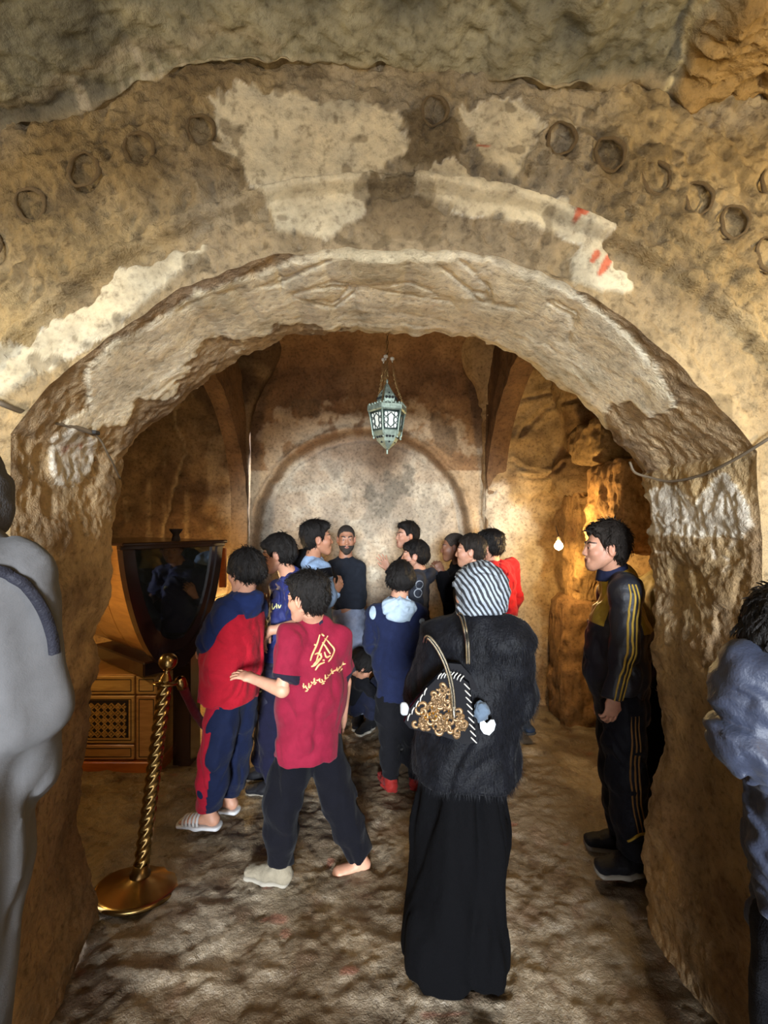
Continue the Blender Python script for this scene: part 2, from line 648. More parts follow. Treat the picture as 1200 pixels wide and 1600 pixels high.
P_JAMBW = [[(1012, 775), (1050, 755), (1090, 790), (1120, 745), (1140, 742), (1168, 790), (1170, 820), (1150, 850), (1160, 900), (1150, 870), (1148, 840), (1010, 832)],
           [(80, 690), (110, 672), (155, 690), (150, 730), (130, 758), (90, 760), (82, 730)]]
SCR_R = [[(1015, 815), (1018, 822), (1024, 816), (1032, 828), (1034, 846)], [(1031, 800), (1042, 822), (1056, 812)], [(1040, 845), (1050, 825), (1052, 845)],
         [(1069, 822), (1070, 852)], [(1080, 820), (1081, 852)], [(1086, 820), (1102, 834), (1102, 808), (1098, 840), (1088, 838)], [(1100, 785), (1101, 812)], [(1106, 788), (1120, 785), (1113, 800), (1108, 795)],
         [(1114, 768), (1126, 785), (1134, 772)], [(1134, 770), (1134, 802)], [(1138, 770), (1146, 796), (1152, 790), (1150, 765)], [(1152, 800), (1152, 830), (1132, 858)],
         [(1110, 842), (1118, 820), (1135, 828)], [(1056, 812), (1064, 808), (1080, 814)], [(1022, 862), (1044, 864)], [(1074, 870), (1076, 892)], [(1110, 850), (1112, 872)],
         [(1124, 870), (1134, 880), (1128, 892)], [(1060, 790), (1064, 770), (1072, 800)], [(1078, 775), (1088, 780), (1086, 800)]]
SCR_L = [[(103, 735), (104, 760)], [(98, 728), (104, 735)], [(112, 720), (118, 738), (110, 750)], [(122, 718), (134, 720), (140, 714)], [(126, 735), (130, 748)], [(108, 752), (130, 756)], [(90, 712), (96, 716)]]


def soffit(sgrid, t):
    pass


# outline of the opening, left jamb bottom -> arch -> right jamb bottom
zj = np.linspace(0, AZS, 330)
al = np.linspace(-AW, AW, 440)
prof = [(-AW, z) for z in zj[:-1]] + [(x, float(arch_z(np.array([x]))[0])) for x in al]
zr = float(arch_z(np.array([AW]))[0])
prof += [(AW, z) for z in np.linspace(zr, 0, 330)[1:]]
prof = np.array(prof)
nt = 86
tt = np.linspace(0, 1, nt)
tan = np.gradient(prof, axis=0)
nor = np.stack([tan[:, 1], -tan[:, 0]], 1)
nor /= np.linalg.norm(nor, axis=1)[:, None]      # into the opening
ns = len(prof)
S, T_ = np.meshgrid(np.arange(ns), tt, indexing='ij')
S = S.ravel(); T_ = T_.ravel()
bx, bz = prof[S, 0], prof[S, 1]
by = YF + (YB - YF) * T_
B0 = np.stack([bx, by, bz], 1)
jm = (np.abs(bx) >= AW - 1e-6) & (bz < 2.03)
ypx = HOR + (CAM_H - bz) * F_PX / YB
offL = (np.interp(ypx, [a for a, _ in L_EDGE], [b for _, b in L_EDGE]) - 600) * YB / F_PX + AW
offR = (np.interp(ypx, [a for a, _ in R_EDGE], [b for _, b in R_EDGE]) - 600) * YB / F_PX - AW
lo = np.where(bx < 0, offL, offR) * sstep(.0, 1.0, T_) * np.where(jm, sstep(0, .25, 2.05 - bz), 0)
n1 = fbm(bx, by, bz, 3.0, 4); n2 = fbm(bx + 5, by, bz, 10, 4); n3 = fbm(bx, by + 3, bz, 32, 3)
arc_s = np.where(jm, bz, 2.1 + np.arctan2(bx, bz - ARC_C) * ARC_R)
chis = ridge(bx * 1.0 + by * .7, by * 1.6, bz, 22, 2)
pp = unpx(B0)
pl = plaster_mask(pp, P_SOFF, n2 * 9 + n3 * 4)
pw = plaster_mask(pp, P_JAMBW, n2 * 6 + n3 * 4)
bare = np.maximum(0, 1 - pl - pw)
n1s = fbm(bx, by, bz, 3.0, 2)
d = n1s * .008 + n1 * .004 * (1 - pl) + n2 * .0045 * (1 - .88 * pl) + n3 * .004 * (1 - .85 * pl) + bare * chis * .003 + pl * .009 + pw * .010 + bare * .0
# trowel swirls in the plaster
d += pl * .0016 * vnoise(by * 26 + 4 * n1s, arc_s * 9, bz * 3)
# plaster cracks and ledges
CRK = [[(620, 375), (540, 390), (430, 440), (310, 455), (280, 480)], [(650, 372), (700, 420), (760, 470), (830, 480)], [(450, 455), (520, 440), (600, 450), (700, 465)], [(700, 385), (760, 440), (770, 470)],
       [(860, 470), (900, 490), (890, 530)], [(940, 480), (1000, 540), (1050, 610)], [(430, 405), (440, 455), (520, 475), (560, 445), (640, 435), (700, 460), (720, 480)]]
for q in CRK:
    w = line_d(pp, q) + n2 * 5
    d -= pl * .006 * np.exp(-(w / 2.2) ** 2)
    d += pl * .005 * sstep(0, 30, w) * np.exp(-(w / 25) ** 2)
scr = 0 * d
for q in SCR_R + SCR_L:
    w = line_d(pp, q) + n3 * .4
    scr = np.maximum(scr, np.exp(-(w / 2.0) ** 2))
    d -= .0055 * np.exp(-(w / 1.9) ** 2)
big = jm * (ridge(bx, by * .6, bz, 3.2, 3) * .016 + fbm(bx, by, bz, 6, 3) * .012)
d += .6 * big * sstep(0.02, .3, T_) * (1 - .85 * pw)
# hanging hand-sized hollows along the jambs
pits = sstep(.35, .7, fbm(bx + 2, by * 1.2, bz * 1.1, 7, 2))
d -= .014 * pits * jm * sstep(0.0, .2, T_) * (1 - pw)
fade = sstep(0, .06, T_) * 1.0
d *= fade
edge_r = (-.014 + np.where(jm, .5, 1.0) * (.014 * fbm(arc_s, 0 * T_, bx, 7, 4))) * sstep(.86, 1.0, T_)      # worn far arris
d += edge_r
Pn = np.stack([bx + nor[S, 0] * d, by, bz + nor[S, 1] * d], 1)
Pn[:, 0] += lo + np.where(jm, jamb_warp(bz, np.sign(bx)), 0)
Pn[:, 1] += fade * (n2 * .01)
Pn[:, 2] = np.maximum(Pn[:, 2], -.05)
col = lerp(C(160, 138, 106), C(118, 96, 70), sstep(-.5, .6, n1 + .5 * n2))
col = lerp(col, OCHRE, .35 * jm * sstep(-.3, .5, fbm(bx, by, bz, 2, 3)))
col = lerp(col, BROWN, (.5 * (1 - sstep(.3, 1.75, bz))) * jm)  # shade on the lower jambs, painted in as brown
col = lerp(col, lerp(C(220, 210, 184), C(198, 187, 158), sstep(-.4, .6, n1)), pl)
col = lerp(col, C(184, 176, 162), pw)
ed = np.exp(-((np.abs(pl - .5)) / .25) ** 2)
col = lerp(col, WHITE, ed * .3 * sstep(-.1, .5, n2))
ed2 = np.exp(-((np.abs(pw - .5)) / .25) ** 2)
col = lerp(col, WHITE, ed2 * .7)
col = lerp(col, C(222, 216, 204), scr * .6 * sstep(-1.2, .2, n3))
redj = sstep(.1, .5, fbm(bx + 1, by, bz, 14, 2)) * plaster_mask(pp, [[(95, 700), (125, 695), (120, 745), (95, 740)]], n2 * 6)
col = lerp(col, C(150, 92, 76), redj * .7)
rgh = .95 - .55 * pl - .3 * pw
f = grid_faces(ns, nt, True)
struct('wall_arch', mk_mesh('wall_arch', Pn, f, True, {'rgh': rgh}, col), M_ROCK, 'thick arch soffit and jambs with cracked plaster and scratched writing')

# back face of the arch wall (towards the chamber)
q = []
X, Z = np.meshgrid(np.linspace(-AW, AW, 60), np.linspace(0, 1, 20), indexing='ij')
X = X.ravel(); zz = arch_z(X) + .05 + (3.70 - arch_z(X)) * Z.ravel()
va = np.stack([X, np.full_like(X, YB) - .004, zz], 1); fa = grid_faces(60, 20, True)
vb = []
for sgn in (-1, 1):
    zz = np.linspace(0, 3.75, 60)
    yp = HOR + (CAM_H - zz) * F_PX / YB
    e = np.interp(yp, [a for a, _ in (L_EDGE if sgn < 0 else R_EDGE)], [b for _, b in (L_EDGE if sgn < 0 else R_EDGE)])
    e = (e - 600) * YB / F_PX
    e = np.where(zz > 2.0, sgn * AW, e)
    Xg = e[:, None] + sgn * np.linspace(0.045, 1.9, 12)[None, :]
    v = np.stack([Xg.ravel(), np.full(Xg.size, YB + .012), np.repeat(zz, 12)], 1)
    vb.append((v, grid_faces(60, 12, sgn > 0)))
VV = np.concatenate([va, vb[0][0], vb[1][0]])
FF = np.concatenate([fa, vb[0][1] + len(va), vb[1][1] + len(va) + len(vb[0][0])])
struct('wall_arch_back', mk_mesh('wall_arch_back', VV, FF, True, {'rgh': np.ones(len(VV))}, np.tile(TAN_D, (len(VV), 1))), M_ROCK2, 'chamber side of the arch wall')

# ---------- vestibule ceiling with cracked lip above the frieze
CR = [(-60, 230), (0, 216), (60, 205), (130, 190), (200, 160), (240, 140), (300, 122), (380, 116), (480, 108), (560, 112), (650, 118), (740, 125), (800, 142), (880, 155), (930, 140), (1000, 135), (1060, 150), (1130, 140), (1200, 145), (1260, 150)]
crx = [(a - 600) / PPM_F for a, _ in CR]; crz = [CAM_H - (b_ - HOR) / PPM_F for _, b_ in CR]
xs = np.concatenate([np.linspace(-2.6, -1.35, 20), np.linspace(-1.34, 1.34, 330), np.linspace(1.35, 2.6, 20)])
ts = np.concatenate([np.linspace(-.03, .28, 80), np.linspace(.32, 5.2, 30)])
X, T_ = np.meshgrid(xs, ts, indexing='ij'); X = X.ravel(); T_ = T_.ravel()
n1 = fbm(X, T_, 0 * X, 3, 4); n2 = fbm(X, T_, 0 * X + 3, 12, 4); n3 = fbm(X, T_, 0 * X + 7, 40, 3)
z0 = np.interp(X, crx, crz)
z0 = np.where(np.abs(X) > 1.25, z0 - .25 * (np.abs(X) - 1.25), z0)
gap = sstep(.0, .06, T_)
Yc = YF - .004 - np.maximum(T_, 0) + (T_ < 0) * .06
zc = z0 + .10 * np.maximum(T_, 0) + n1 * .02 * gap + n2 * .012 * gap + n3 * .005 * gap
lipa = np.clip(np.interp(X, [-1.2, -.75, -.62, -.3, -.2, .25, .4, .55, .65, 1.2], [.2, .35, 1, 1, .15, .1, 1, 1, .2, .15]) + .3 * n2, 0, 1)
Yc -= lipa * .045 * (1 - sstep(.0, .05, T_)) * (T_ >= 0)
zc += -.014 * np.exp(-((T_ - .02) / .02) ** 2) + .012 * n2 * (1 - gap)
zc = np.where(T_ < 0, zc + .02 * lipa, zc)
# the ceiling turns into a rough rock boss on the right
rock = sstep(.84, .9, X + .03 * n2 + .05 * (T_ - .1))
zc -= rock * (.03 + .03 * ridge(X, T_ * 2, 0 * X, 9, 3) * .6)
col = lerp(OLIVE, C(100, 97, 82), sstep(-.4, .5, n1 + .3 * n2))
col = lerp(col, C(148, 136, 112), .55 * np.exp(-((T_ - .09 - .02 * n2) / .02) ** 2) * (X < -.3))
col = lerp(col, C(150, 132, 100), .8 * (1 - sstep(.0, .05, T_ + .02 * n2)))
col = lerp(col, C(84, 80, 72), .6 * sstep(.0, .3, n1) * (X < 0) * np.exp(-((T_ - .05) / .035) ** 2))
streak = sstep(.55, .8, np.abs(vnoise(X * 45, T_ * 4, 0 * X))) * (np.abs(X + .6) < .35) * (T_ < .1)
col = lerp(col, C(176, 166, 146), streak * .5)
col = lerp(col, C(150, 122, 76), rock)
vein = np.exp(-((X - .85 + .02 * n2 + .12 * np.abs(T_ - .1)) / .008) ** 2)
col = lerp(col, C(206, 192, 150), vein * .8)
struct('ceiling', mk_mesh('ceiling', np.stack([X, Yc, zc], 1), grid_faces(len(xs), len(ts), True), True, {'rgh': .5 + .5 * rock}, col), M_ROCK, 'dark stained vestibule vault with cracked plaster lip')
for sgn, nm in ((-1, 'wall_vestibule_left'), (1, 'wall_vestibule_right')):
    Y, Z = np.meshgrid(np.linspace(YF, -2.35, 60), np.linspace(0, 3.2, 40), indexing='ij')
    Y = Y.ravel(); Z = Z.ravel()
    dd = fbm(Y, Z, 0 * Y, 2, 4) * .04
    vv = np.stack([sgn * (2.55 + dd), Y, Z], 1)
    struct(nm, mk_mesh(nm, vv, grid_faces(60, 40, sgn < 0), True, {'rgh': np.ones(len(vv))}, np.tile(TAN, (len(vv), 1))), M_ROCK2, 'rough side wall of the vestibule')

# ---------- floor
xs = np.concatenate([np.linspace(-3.3, -1.75, 40), np.linspace(-1.72, 1.5, 260), np.linspace(1.53, 3.3, 40)])
ys = np.concatenate([np.linspace(-2.3, 1.2, 30), np.linspace(1.215, 3.2, 175), np.linspace(3.22, 4.9, 75)])
X, Y = np.meshgrid(xs, ys, indexing='ij'); X = X.ravel(); Y = Y.ravel()


def floor_h(X, Y):
    n1 = fbm(X, Y, 0 * X, 1.3, 3); n2 = fbm(X, Y + 4, 0 * X, 6.5, 4)
    rp = ridge(X * .8 + .2 * n2, Y * 1.5, 0 * X, 5.5, 3)
    return n1 * .012 + n2 * .010 + rp * .007 + .004 * fbm(X, Y, 0 * X + 9, 24, 2)


hz = floor_h(X, Y)
n1 = fbm(X, Y, 0 * X + 2, 2, 4); n2 = fbm(X, Y, 0 * X + 6, 9, 4)
hz -= .0
hz += .05 * sstep(-1.35, -2.0, X + .1 * n2) * (Y > 1.9)
col = lerp(C(128, 116, 98), C(92, 79, 62), sstep(-.5, .6, n1 + .5 * n2))
col = lerp(col, C(130, 106, 64), sstep(-1.2, -1.55, X) * (Y > 2) * .8)
col = lerp(col, C(78, 58, 42), .6 * sstep(.3, .8, n2))
col = lerp(col, C(130, 62, 48), .45 * sstep(1.0, 1.1, fbm(X + 3, Y * 1.8, 0 * X, 7, 2)))
struct('floor', mk_mesh('floor', np.stack([X, Y, hz], 1), grid_faces(len(xs), len(ys)), True, {'rgh': np.ones(len(X))}, col), M_FLOOR, 'worn uneven limestone floor polished by feet')

# ---------- chamber back wall with blind arch
XB0, XB1, YBW = -1.34, 1.00, 4.5
xs = np.linspace(XB0, XB1, 185); zs = np.linspace(-.03, 3.75, 270)
X, Z = np.meshgrid(xs, zs, indexing='ij'); X = X.ravel(); Z = Z.ravel()
n1 = fbm(X, 0 * X, Z, 2.2, 4); n2 = fbm(X, 0 * X + 2, Z, 8, 4); n3 = fbm(X, 0 * X + 5, Z, 30, 3)
cxn, rn, zsn = -.215, 1.075, 1.65
sd = np.where(Z > zsn, rn - np.sqrt((X - cxn) ** 2 + ((Z - zsn) * 1.03) ** 2), rn - np.abs(X - cxn))
sd = sd + n2 * .012
dep = .16 * sstep(-.01, .03, sd) - .035 * np.exp(-((sd + .03) / .03) ** 2) + .02 * np.exp(-((sd - .07) / .02) ** 2)
dep += -n1 * .015 - n2 * .008 - n3 * .004
dep -= 1.0 * sstep(3.2, 3.75, Z) ** 2 * .6          # cove into the dome
niche = sstep(0, .04, sd)
pp = np.stack([600 + X * F_PX / YBW, HOR + (CAM_H - Z) * F_PX / YBW], 1)
band = plaster_mask(pp, [[(430, 640), (500, 655), (570, 640), (640, 630), (730, 660), (745, 740), (700, 690), (640, 672), (540, 672), (460, 700), (420, 740), (400, 720)]], n2 * 18 + n3 * 6, 6)
dark = plaster_mask(pp, [[(670, 640), (705, 650), (720, 700), (700, 715), (680, 690)], [(455, 630), (490, 625), (495, 650), (465, 655)]], n2 * 9, 3)
blot = plaster_mask(pp, [[(545, 745), (580, 740), (590, 770), (570, 790), (555, 775)], [(590, 730), (640, 740), (630, 790), (600, 800)]], n2 * 22 + n3 * 10, 8)
col = lerp(C(140, 110, 78), C(112, 84, 58), sstep(-.5, .6, n1))
col = lerp(col, C(176, 156, 128), band * .8 * (1 - niche))
col = lerp(col, C(178, 158, 128), .75 * (1 - niche) * (Z < 2.3))  # daylight on the lower wall, painted in as a paler tone
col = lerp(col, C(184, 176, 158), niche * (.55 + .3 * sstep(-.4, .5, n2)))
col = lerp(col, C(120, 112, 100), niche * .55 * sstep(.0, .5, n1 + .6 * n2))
col = lerp(col, C(112, 82, 56), .5 * niche * sstep(2.15, 2.6, Z + .2 * n1))  # shade in the top of the niche, painted in as brown
col = lerp(col, C(104, 84, 62), dark * .8)
col = lerp(col, C(84, 78, 68), blot * .55)
col = lerp(col, C(104, 80, 56), .6 * np.exp(-((sd + .0) / .035) ** 2))
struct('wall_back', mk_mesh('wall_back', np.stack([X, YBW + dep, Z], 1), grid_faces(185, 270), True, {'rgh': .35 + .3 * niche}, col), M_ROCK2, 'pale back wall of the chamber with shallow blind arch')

# ---------- side walls of the chamber from a plan line
def plan_wall(name, plan, z1, res, label, colf, amp=.02, lean=None):
    plan = np.array(plan, float)
    seg = np.r_[0, np.cumsum(np.linalg.norm(np.diff(plan, axis=0), axis=1))]
    s = np.linspace(0, seg[-1], int(seg[-1] / res))
    p = np.stack([np.interp(s, seg, plan[:, 0]), np.interp(s, seg, plan[:, 1])], 1)
    # soften corners
    for _ in range(4):
        p[1:-1] = (p[:-2] + 2 * p[1:-1] + p[2:]) / 4
    tg = np.gradient(p, axis=0); tg /= np.linalg.norm(tg, axis=1)[:, None]
    no = np.stack([tg[:, 1], -tg[:, 0]], 1)
    zs = np.linspace(-.05, z1, int(z1 / res))
    I, Z = np.meshgrid(np.arange(len(s)), zs, indexing='ij'); I = I.ravel(); Z = Z.ravel()
    X, Y = p[I, 0], p[I, 1]
    n1 = fbm(X, Y, Z, 2, 4); n2 = fbm(X, Y + 3, Z, 7, 4)
    d, col, rg = colf(X, Y, Z, n1, n2)
    d = d + n1 * amp + n2 * amp * .6
    if lean: d = d + lean(Z)
    P = np.stack([X + no[I, 0] * d, Y + no[I, 1] * d, Z], 1)
    return struct(name, mk_mesh(name, P, grid_faces(len(s), len(zs)), True, {'rgh': rg}, col), M_ROCK2, label)


def colL(X, Y, Z, n1, n2):
    col = lerp(C(128, 104, 74), C(92, 70, 48), sstep(-.5, .5, n1 + .4 * n2))
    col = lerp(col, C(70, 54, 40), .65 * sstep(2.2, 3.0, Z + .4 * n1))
    col = lerp(col, C(190, 172, 142), sstep(-1.8, -1.4, X + .2 * n2) * (1 - sstep(1.9, 2.5, Z + .3 * n1)) * .8)  # daylight near the corner, fading up and left, painted into the colour
    st = sstep(.25, .6, vnoise(X * 14, Y * 14, Z * 1.6) + .4 * n2)
    col = lerp(col, C(170, 148, 112), st * .35)
    col = lerp(col, C(186, 150, 92), .5 * (1 - sstep(.6, 1.2, Z)))  # yellow lamp glow low on the wall, painted into the colour
    crk = np.exp(-((X + 2.03 + .1 * n1 + .06 * np.sin(Z * 5)) / .012) ** 2)
    return -.02 * crk, lerp(col, C(176, 156, 120), crk * .5), np.full(len(X), .7)


plan_wall('wall_left', [(-3.1, 1.99), (-3.1, 3.6), (-2.9, 4.3), (-1.7, 4.42), (XB0 + .0, 4.40), (XB0 + .0, 4.62)], 3.75, .021, 'brown streaked side wall of the chamber behind the case, with painted-in light', colL,
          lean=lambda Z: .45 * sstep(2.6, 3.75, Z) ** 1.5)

CRK_R = [[(770, 770), (800, 745), (840, 748), (880, 735), (890, 725)], [(805, 690), (830, 660), (850, 640), (900, 625)], [(760, 640), (800, 628), (870, 612)], [(800, 720), (815, 735), (850, 740)],
         [(850, 830), (870, 800), (880, 790)], [(770, 845), (835, 845), (850, 850)]]


def colR(X, Y, Z, n1, n2):
    pp = unpx(np.stack([X, Y, Z], 1))
    low = plaster_mask(pp, [[(740, 745), (790, 770), (830, 810), (850, 870), (835, 940), (850, 1000), (840, 1130), (740, 1130)]], n2 * 14, 10)
    col = lerp(C(176, 150, 108), C(136, 108, 72), sstep(-.5, .5, n1 + .5 * n2))
    col = lerp(col, C(196, 184, 162), low * .8)  # daylight near the corner, painted in as a pale patch
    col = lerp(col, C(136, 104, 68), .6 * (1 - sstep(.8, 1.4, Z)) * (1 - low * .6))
    d = 0 * X
    for q in CRK_R:
        w = line_d(pp, q) + n2 * 5
        d -= .03 * np.exp(-(w / 3) ** 2)
        d += .02 * np.exp(-((w - 6) / 5) ** 2)
    d += .014 * ridge(X, Y, Z * 1.6, 3, 3) * (1 - low)
    d += .10 * sstep(1.98, 2.06, Z + .05 * n2) * sstep(1.2, 1.35, X) * (1 - sstep(2.1, 2.5, Z))
    ch = sstep(1.95, 2.1, X)
    return d, col, .6 + .4 * (1 - low)


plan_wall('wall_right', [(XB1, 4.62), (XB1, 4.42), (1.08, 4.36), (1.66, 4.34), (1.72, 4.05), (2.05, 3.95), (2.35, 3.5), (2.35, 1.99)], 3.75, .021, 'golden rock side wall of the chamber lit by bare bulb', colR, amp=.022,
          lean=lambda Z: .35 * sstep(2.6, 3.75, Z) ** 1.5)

# ribs: arched openings from the chamber into the side bays
def rib(name, X0, out, label):
    ys = np.linspace(1.99, 4.46, 150)
    a = 1.40; yc = 3.0
    za = 1.85 + 1.22 * np.sqrt(np.maximum(1 - ((ys - yc) / a) ** 2, 0)) ** .9
    za = np.where(ys > 4.40, 0, za)
    za = np.where(ys > 4.395, 0, za)
    V1 = []
    nz = 60
    T = np.linspace(0, 1, nz)
    Y, TT = np.meshgrid(ys, T, indexing='ij')
    Zb = np.repeat(za[:, None], nz, 1)
    Z = Zb + (3.75 - Zb) * TT
    Y = Y.ravel(); Z = Z.ravel()
    n1 = fbm(0 * Y + X0, Y, Z, 2.5, 4); n2 = fbm(0 * Y + X0, Y, Z, 9, 3)
    e = (n1 * .015 + n2 * .01)
    v1 = np.stack([X0 + e, Y, Z], 1)
    f1 = grid_faces(len(ys), nz, X0 < 0)
    nw = 10
    Y2, W = np.meshgrid(ys, np.linspace(0, 1, nw), indexing='ij')
    Z2 = np.repeat(za[:, None], nw, 1).ravel(); Y2 = Y2.ravel(); W = W.ravel()
    m1 = fbm(X0 + W * .2, Y2, Z2, 8, 3) * .012
    v2 = np.stack([X0 + out * W + np.interp(Y2, ys, e.reshape(len(ys), nz)[:, 0]) * (1 - W), Y2, Z2 + m1 * W], 1)
    f2 = grid_faces(len(ys), nw, X0 > 0)
    v = np.concatenate([v1, v2]); f = np.concatenate([f1, f2 + len(v1)])
    nn = np.concatenate([n1, m1 * 30])
    col = lerp(C(110, 84, 58), C(84, 62, 44), sstep(-.4, .5, nn))
    col = lerp(col, C(170, 150, 120), .7 * (1 - sstep(1.7, 2.3, v[:, 2])))
    return struct(name, mk_mesh(name, v, f, True, {'rgh': np.full(len(v), .6)}, col), M_ROCK2, label)


rib('wall_rib_right', XB1 + .012, .17, 'dark arched rib between chamber and golden side bay')
rib('wall_rib_left', XB0 - .012, -.15, 'dark arched rib between chamber and case bay')

# dome over the chamber
X, Y = np.meshgrid(np.linspace(-3.2, 2.5, 60), np.linspace(1.95, 4.8, 40), indexing='ij'); X = X.ravel(); Y = Y.ravel()
vv = np.stack([X, Y, 3.72 + fbm(X, Y, 0 * X, 2, 3) * .04], 1)
struct('ceiling_chamber', mk_mesh('ceiling_chamber', vv, grid_faces(60, 40, True), True, {'rgh': np.ones(len(vv))}, np.tile(C(110, 86, 60), (len(vv), 1))), M_ROCK2, 'brown domed ceiling of the chamber')

# rough-hewn rock block in the right-hand bay
def rock_block(name, c, sz, seed, parent, col, n=26, amp=.03):
    g = np.linspace(-1, 1, n)
    fs = []; vs = []
    b = 0
    for ax in range(3):
        for sg in (-1, 1):
            A, Bq = np.meshgrid(g, g, indexing='ij')
            p = np.zeros((n * n, 3)); o_ = [i for i in range(3) if i != ax]
            p[:, ax] = sg; p[:, o_[0]] = A.ravel(); p[:, o_[1]] = Bq.ravel()
            l = (np.abs(p) ** 8).sum(1) ** (1 / 8)
            p = p / l[:, None]
            vs.append(p); flip = (sg < 0) ^ (ax == 1)
            fs.append(grid_faces(n, n, flip) + b); b += n * n
    p = np.concatenate(vs); f = np.concatenate(fs)
    w = p * np.array(sz) / 2 + np.array(c)
    nr = p / np.linalg.norm(p, axis=1)[:, None]
    d = ridge(w[:, 0], w[:, 1], w[:, 2] * .6, 12, 3) * amp + fbm(w[:, 0], w[:, 1], w[:, 2] + seed, 4, 3) * amp
    w = w + nr * d[:, None]
    n1 = fbm(w[:, 0], w[:, 1], w[:, 2], 6, 3)
    cc = lerp(col, col * .65, sstep(-.4, .6, n1))
    me = mk_mesh(name, w, f, True, {'rgh': np.ones(len(w))}, cc)
    return obj(name, me, M_ROCK2, parent)


wr = bpy.data.objects['wall_right']
rock_block('hewn_block', px(985, 792, 3.25), (.42, .55, .62), 3, wr, C(168, 128, 78), 44, .022)
rock_block('rock_ledge', px(985, 690, 3.6), (.75, .5, .30), 9, wr, C(150, 122, 80), 30, .022)
rock_block('rock_pier', px(905, 860, 3.95) * V(1, 1, 0) + V(0.06, .1, 1.55), (.22, .3, .95), 5, wr, C(176, 140, 90), 40, .025)
rock_block('rock_corner', px(895, 1000, 3.95) * V(1, 1, 0) + V(0.1, .12, .45), (.40, .34, 1.3), 5, wr, C(140, 106, 68), 40, .02)

# low stone step along the left side of the vestibule
rock_block('stone_step', (-1.75, -.6, .09), (1.5, 3.0, .20), 4, bpy.data.objects['floor'], C(150, 128, 100), 24, .012)

# entrance wall behind the camera with its open doorway
DX0, DX1, DZ1, YE = -.85, .95, 2.30, -2.2
ev, ef = [], []
for (xa, xb, za, zb) in ((-2.7, DX0, 0, 3.6), (DX1, 2.7, 0, 3.6), (DX0, DX1, DZ1, 3.6)):
    X, Z = np.meshgrid(np.linspace(xa, xb, 40), np.linspace(za, zb, 40), indexing='ij'); X = X.ravel(); Z = Z.ravel()
    v = np.stack([X, YE + fbm(X, 0 * X, Z, 3, 3) * .02, Z], 1)
    ef.append(grid_faces(40, 40, True) + sum(map(len, ev))); ev.append(v)
vv = np.concatenate(ev)
struct('wall_entrance', mk_mesh('wall_entrance', vv, np.concatenate(ef), True, {'rgh': np.ones(len(vv))}, np.tile(TAN, (len(vv), 1))), M_ROCK2, 'rough entrance wall with open doorway')
# ================================================================= FIGURES: implicit surfaces -> meshes
def surfnets(D, org, h):
    S = D < 0
    cnt = np.zeros(tuple(n - 1 for n in D.shape), np.int8)
    offs = [(i, j, k) for i in (0, 1) for j in (0, 1) for k in (0, 1)]
    nx, ny, nz = D.shape
    for (i, j, k) in offs:
        cnt += S[i:nx - 1 + i, j:ny - 1 + j, k:nz - 1 + k]
    m = (cnt > 0) & (cnt < 8)
    idx = np.argwhere(m)
    if len(idx) == 0:
        return np.zeros((0, 3)), np.zeros((0, 4), int)
    dv = np.stack([D[idx[:, 0] + i, idx[:, 1] + j, idx[:, 2] + k] for (i, j, k) in offs], 1).astype(np.float64)
    co = np.array(offs, float)
    acc = np.zeros((len(idx), 3)); n = np.zeros(len(idx))
    for a in range(8):
        for b in range(a + 1, 8):
            if np.abs(co[a] - co[b]).sum() != 1: continue
            mm = (dv[:, a] < 0) != (dv[:, b] < 0)
            t = dv[mm, a] / (dv[mm, a] - dv[mm, b])
            acc[mm] += co[a] + t[:, None] * (co[b] - co[a]); n[mm] += 1
    v = (idx + acc / n[:, None]) * h + org
    ids = np.full(m.shape, -1, np.int64); ids[m] = np.arange(len(idx))
    F = []
    for ax in range(3):
        o1, o2 = (ax + 1) % 3, (ax + 2) % 3
        sl0 = [slice(None)] * 3; sl1 = [slice(None)] * 3
        sl0[ax] = slice(0, -1); sl1[ax] = slice(1, None)
        A = S[tuple(sl0)]; B = S[tuple(sl1)]
        e = A != B
        ii = np.argwhere(e)
        ok = (ii[:, o1] > 0) & (ii[:, o2] > 0) & (ii[:, o1] < D.shape[o1] - 1) & (ii[:, o2] < D.shape[o2] - 1)
        ii = ii[ok]
        fl = A[tuple(ii.T)]
        q = []
        for (a, b) in ((-1, -1), (0, -1), (0, 0), (-1, 0)):
            c = ii.copy(); c[:, o1] += a; c[:, o2] += b
            q.append(ids[tuple(c.T)])
        q = np.stack(q, 1)
        q[~fl] = q[~fl][:, ::-1]
        F.append(q)
    F = np.concatenate(F)
    F = F[(F >= 0).all(1)]
    return v, F


def p_cone(a, b, ra, rb):
    a = np.asarray(a, float); b = np.asarray(b, float); ab = b - a; L = max(ab @ ab, 1e-9)

    def fn(X, Y, Z):
        t = np.clip(((X - a[0]) * ab[0] + (Y - a[1]) * ab[1] + (Z - a[2]) * ab[2]) / L, 0, 1)
        return np.sqrt((X - a[0] - t * ab[0]) ** 2 + (Y - a[1] - t * ab[1]) ** 2 + (Z - a[2] - t * ab[2]) ** 2) - (ra + (rb - ra) * t)
    r = max(ra, rb)
    return fn, np.minimum(a, b) - r, np.maximum(a, b) + r


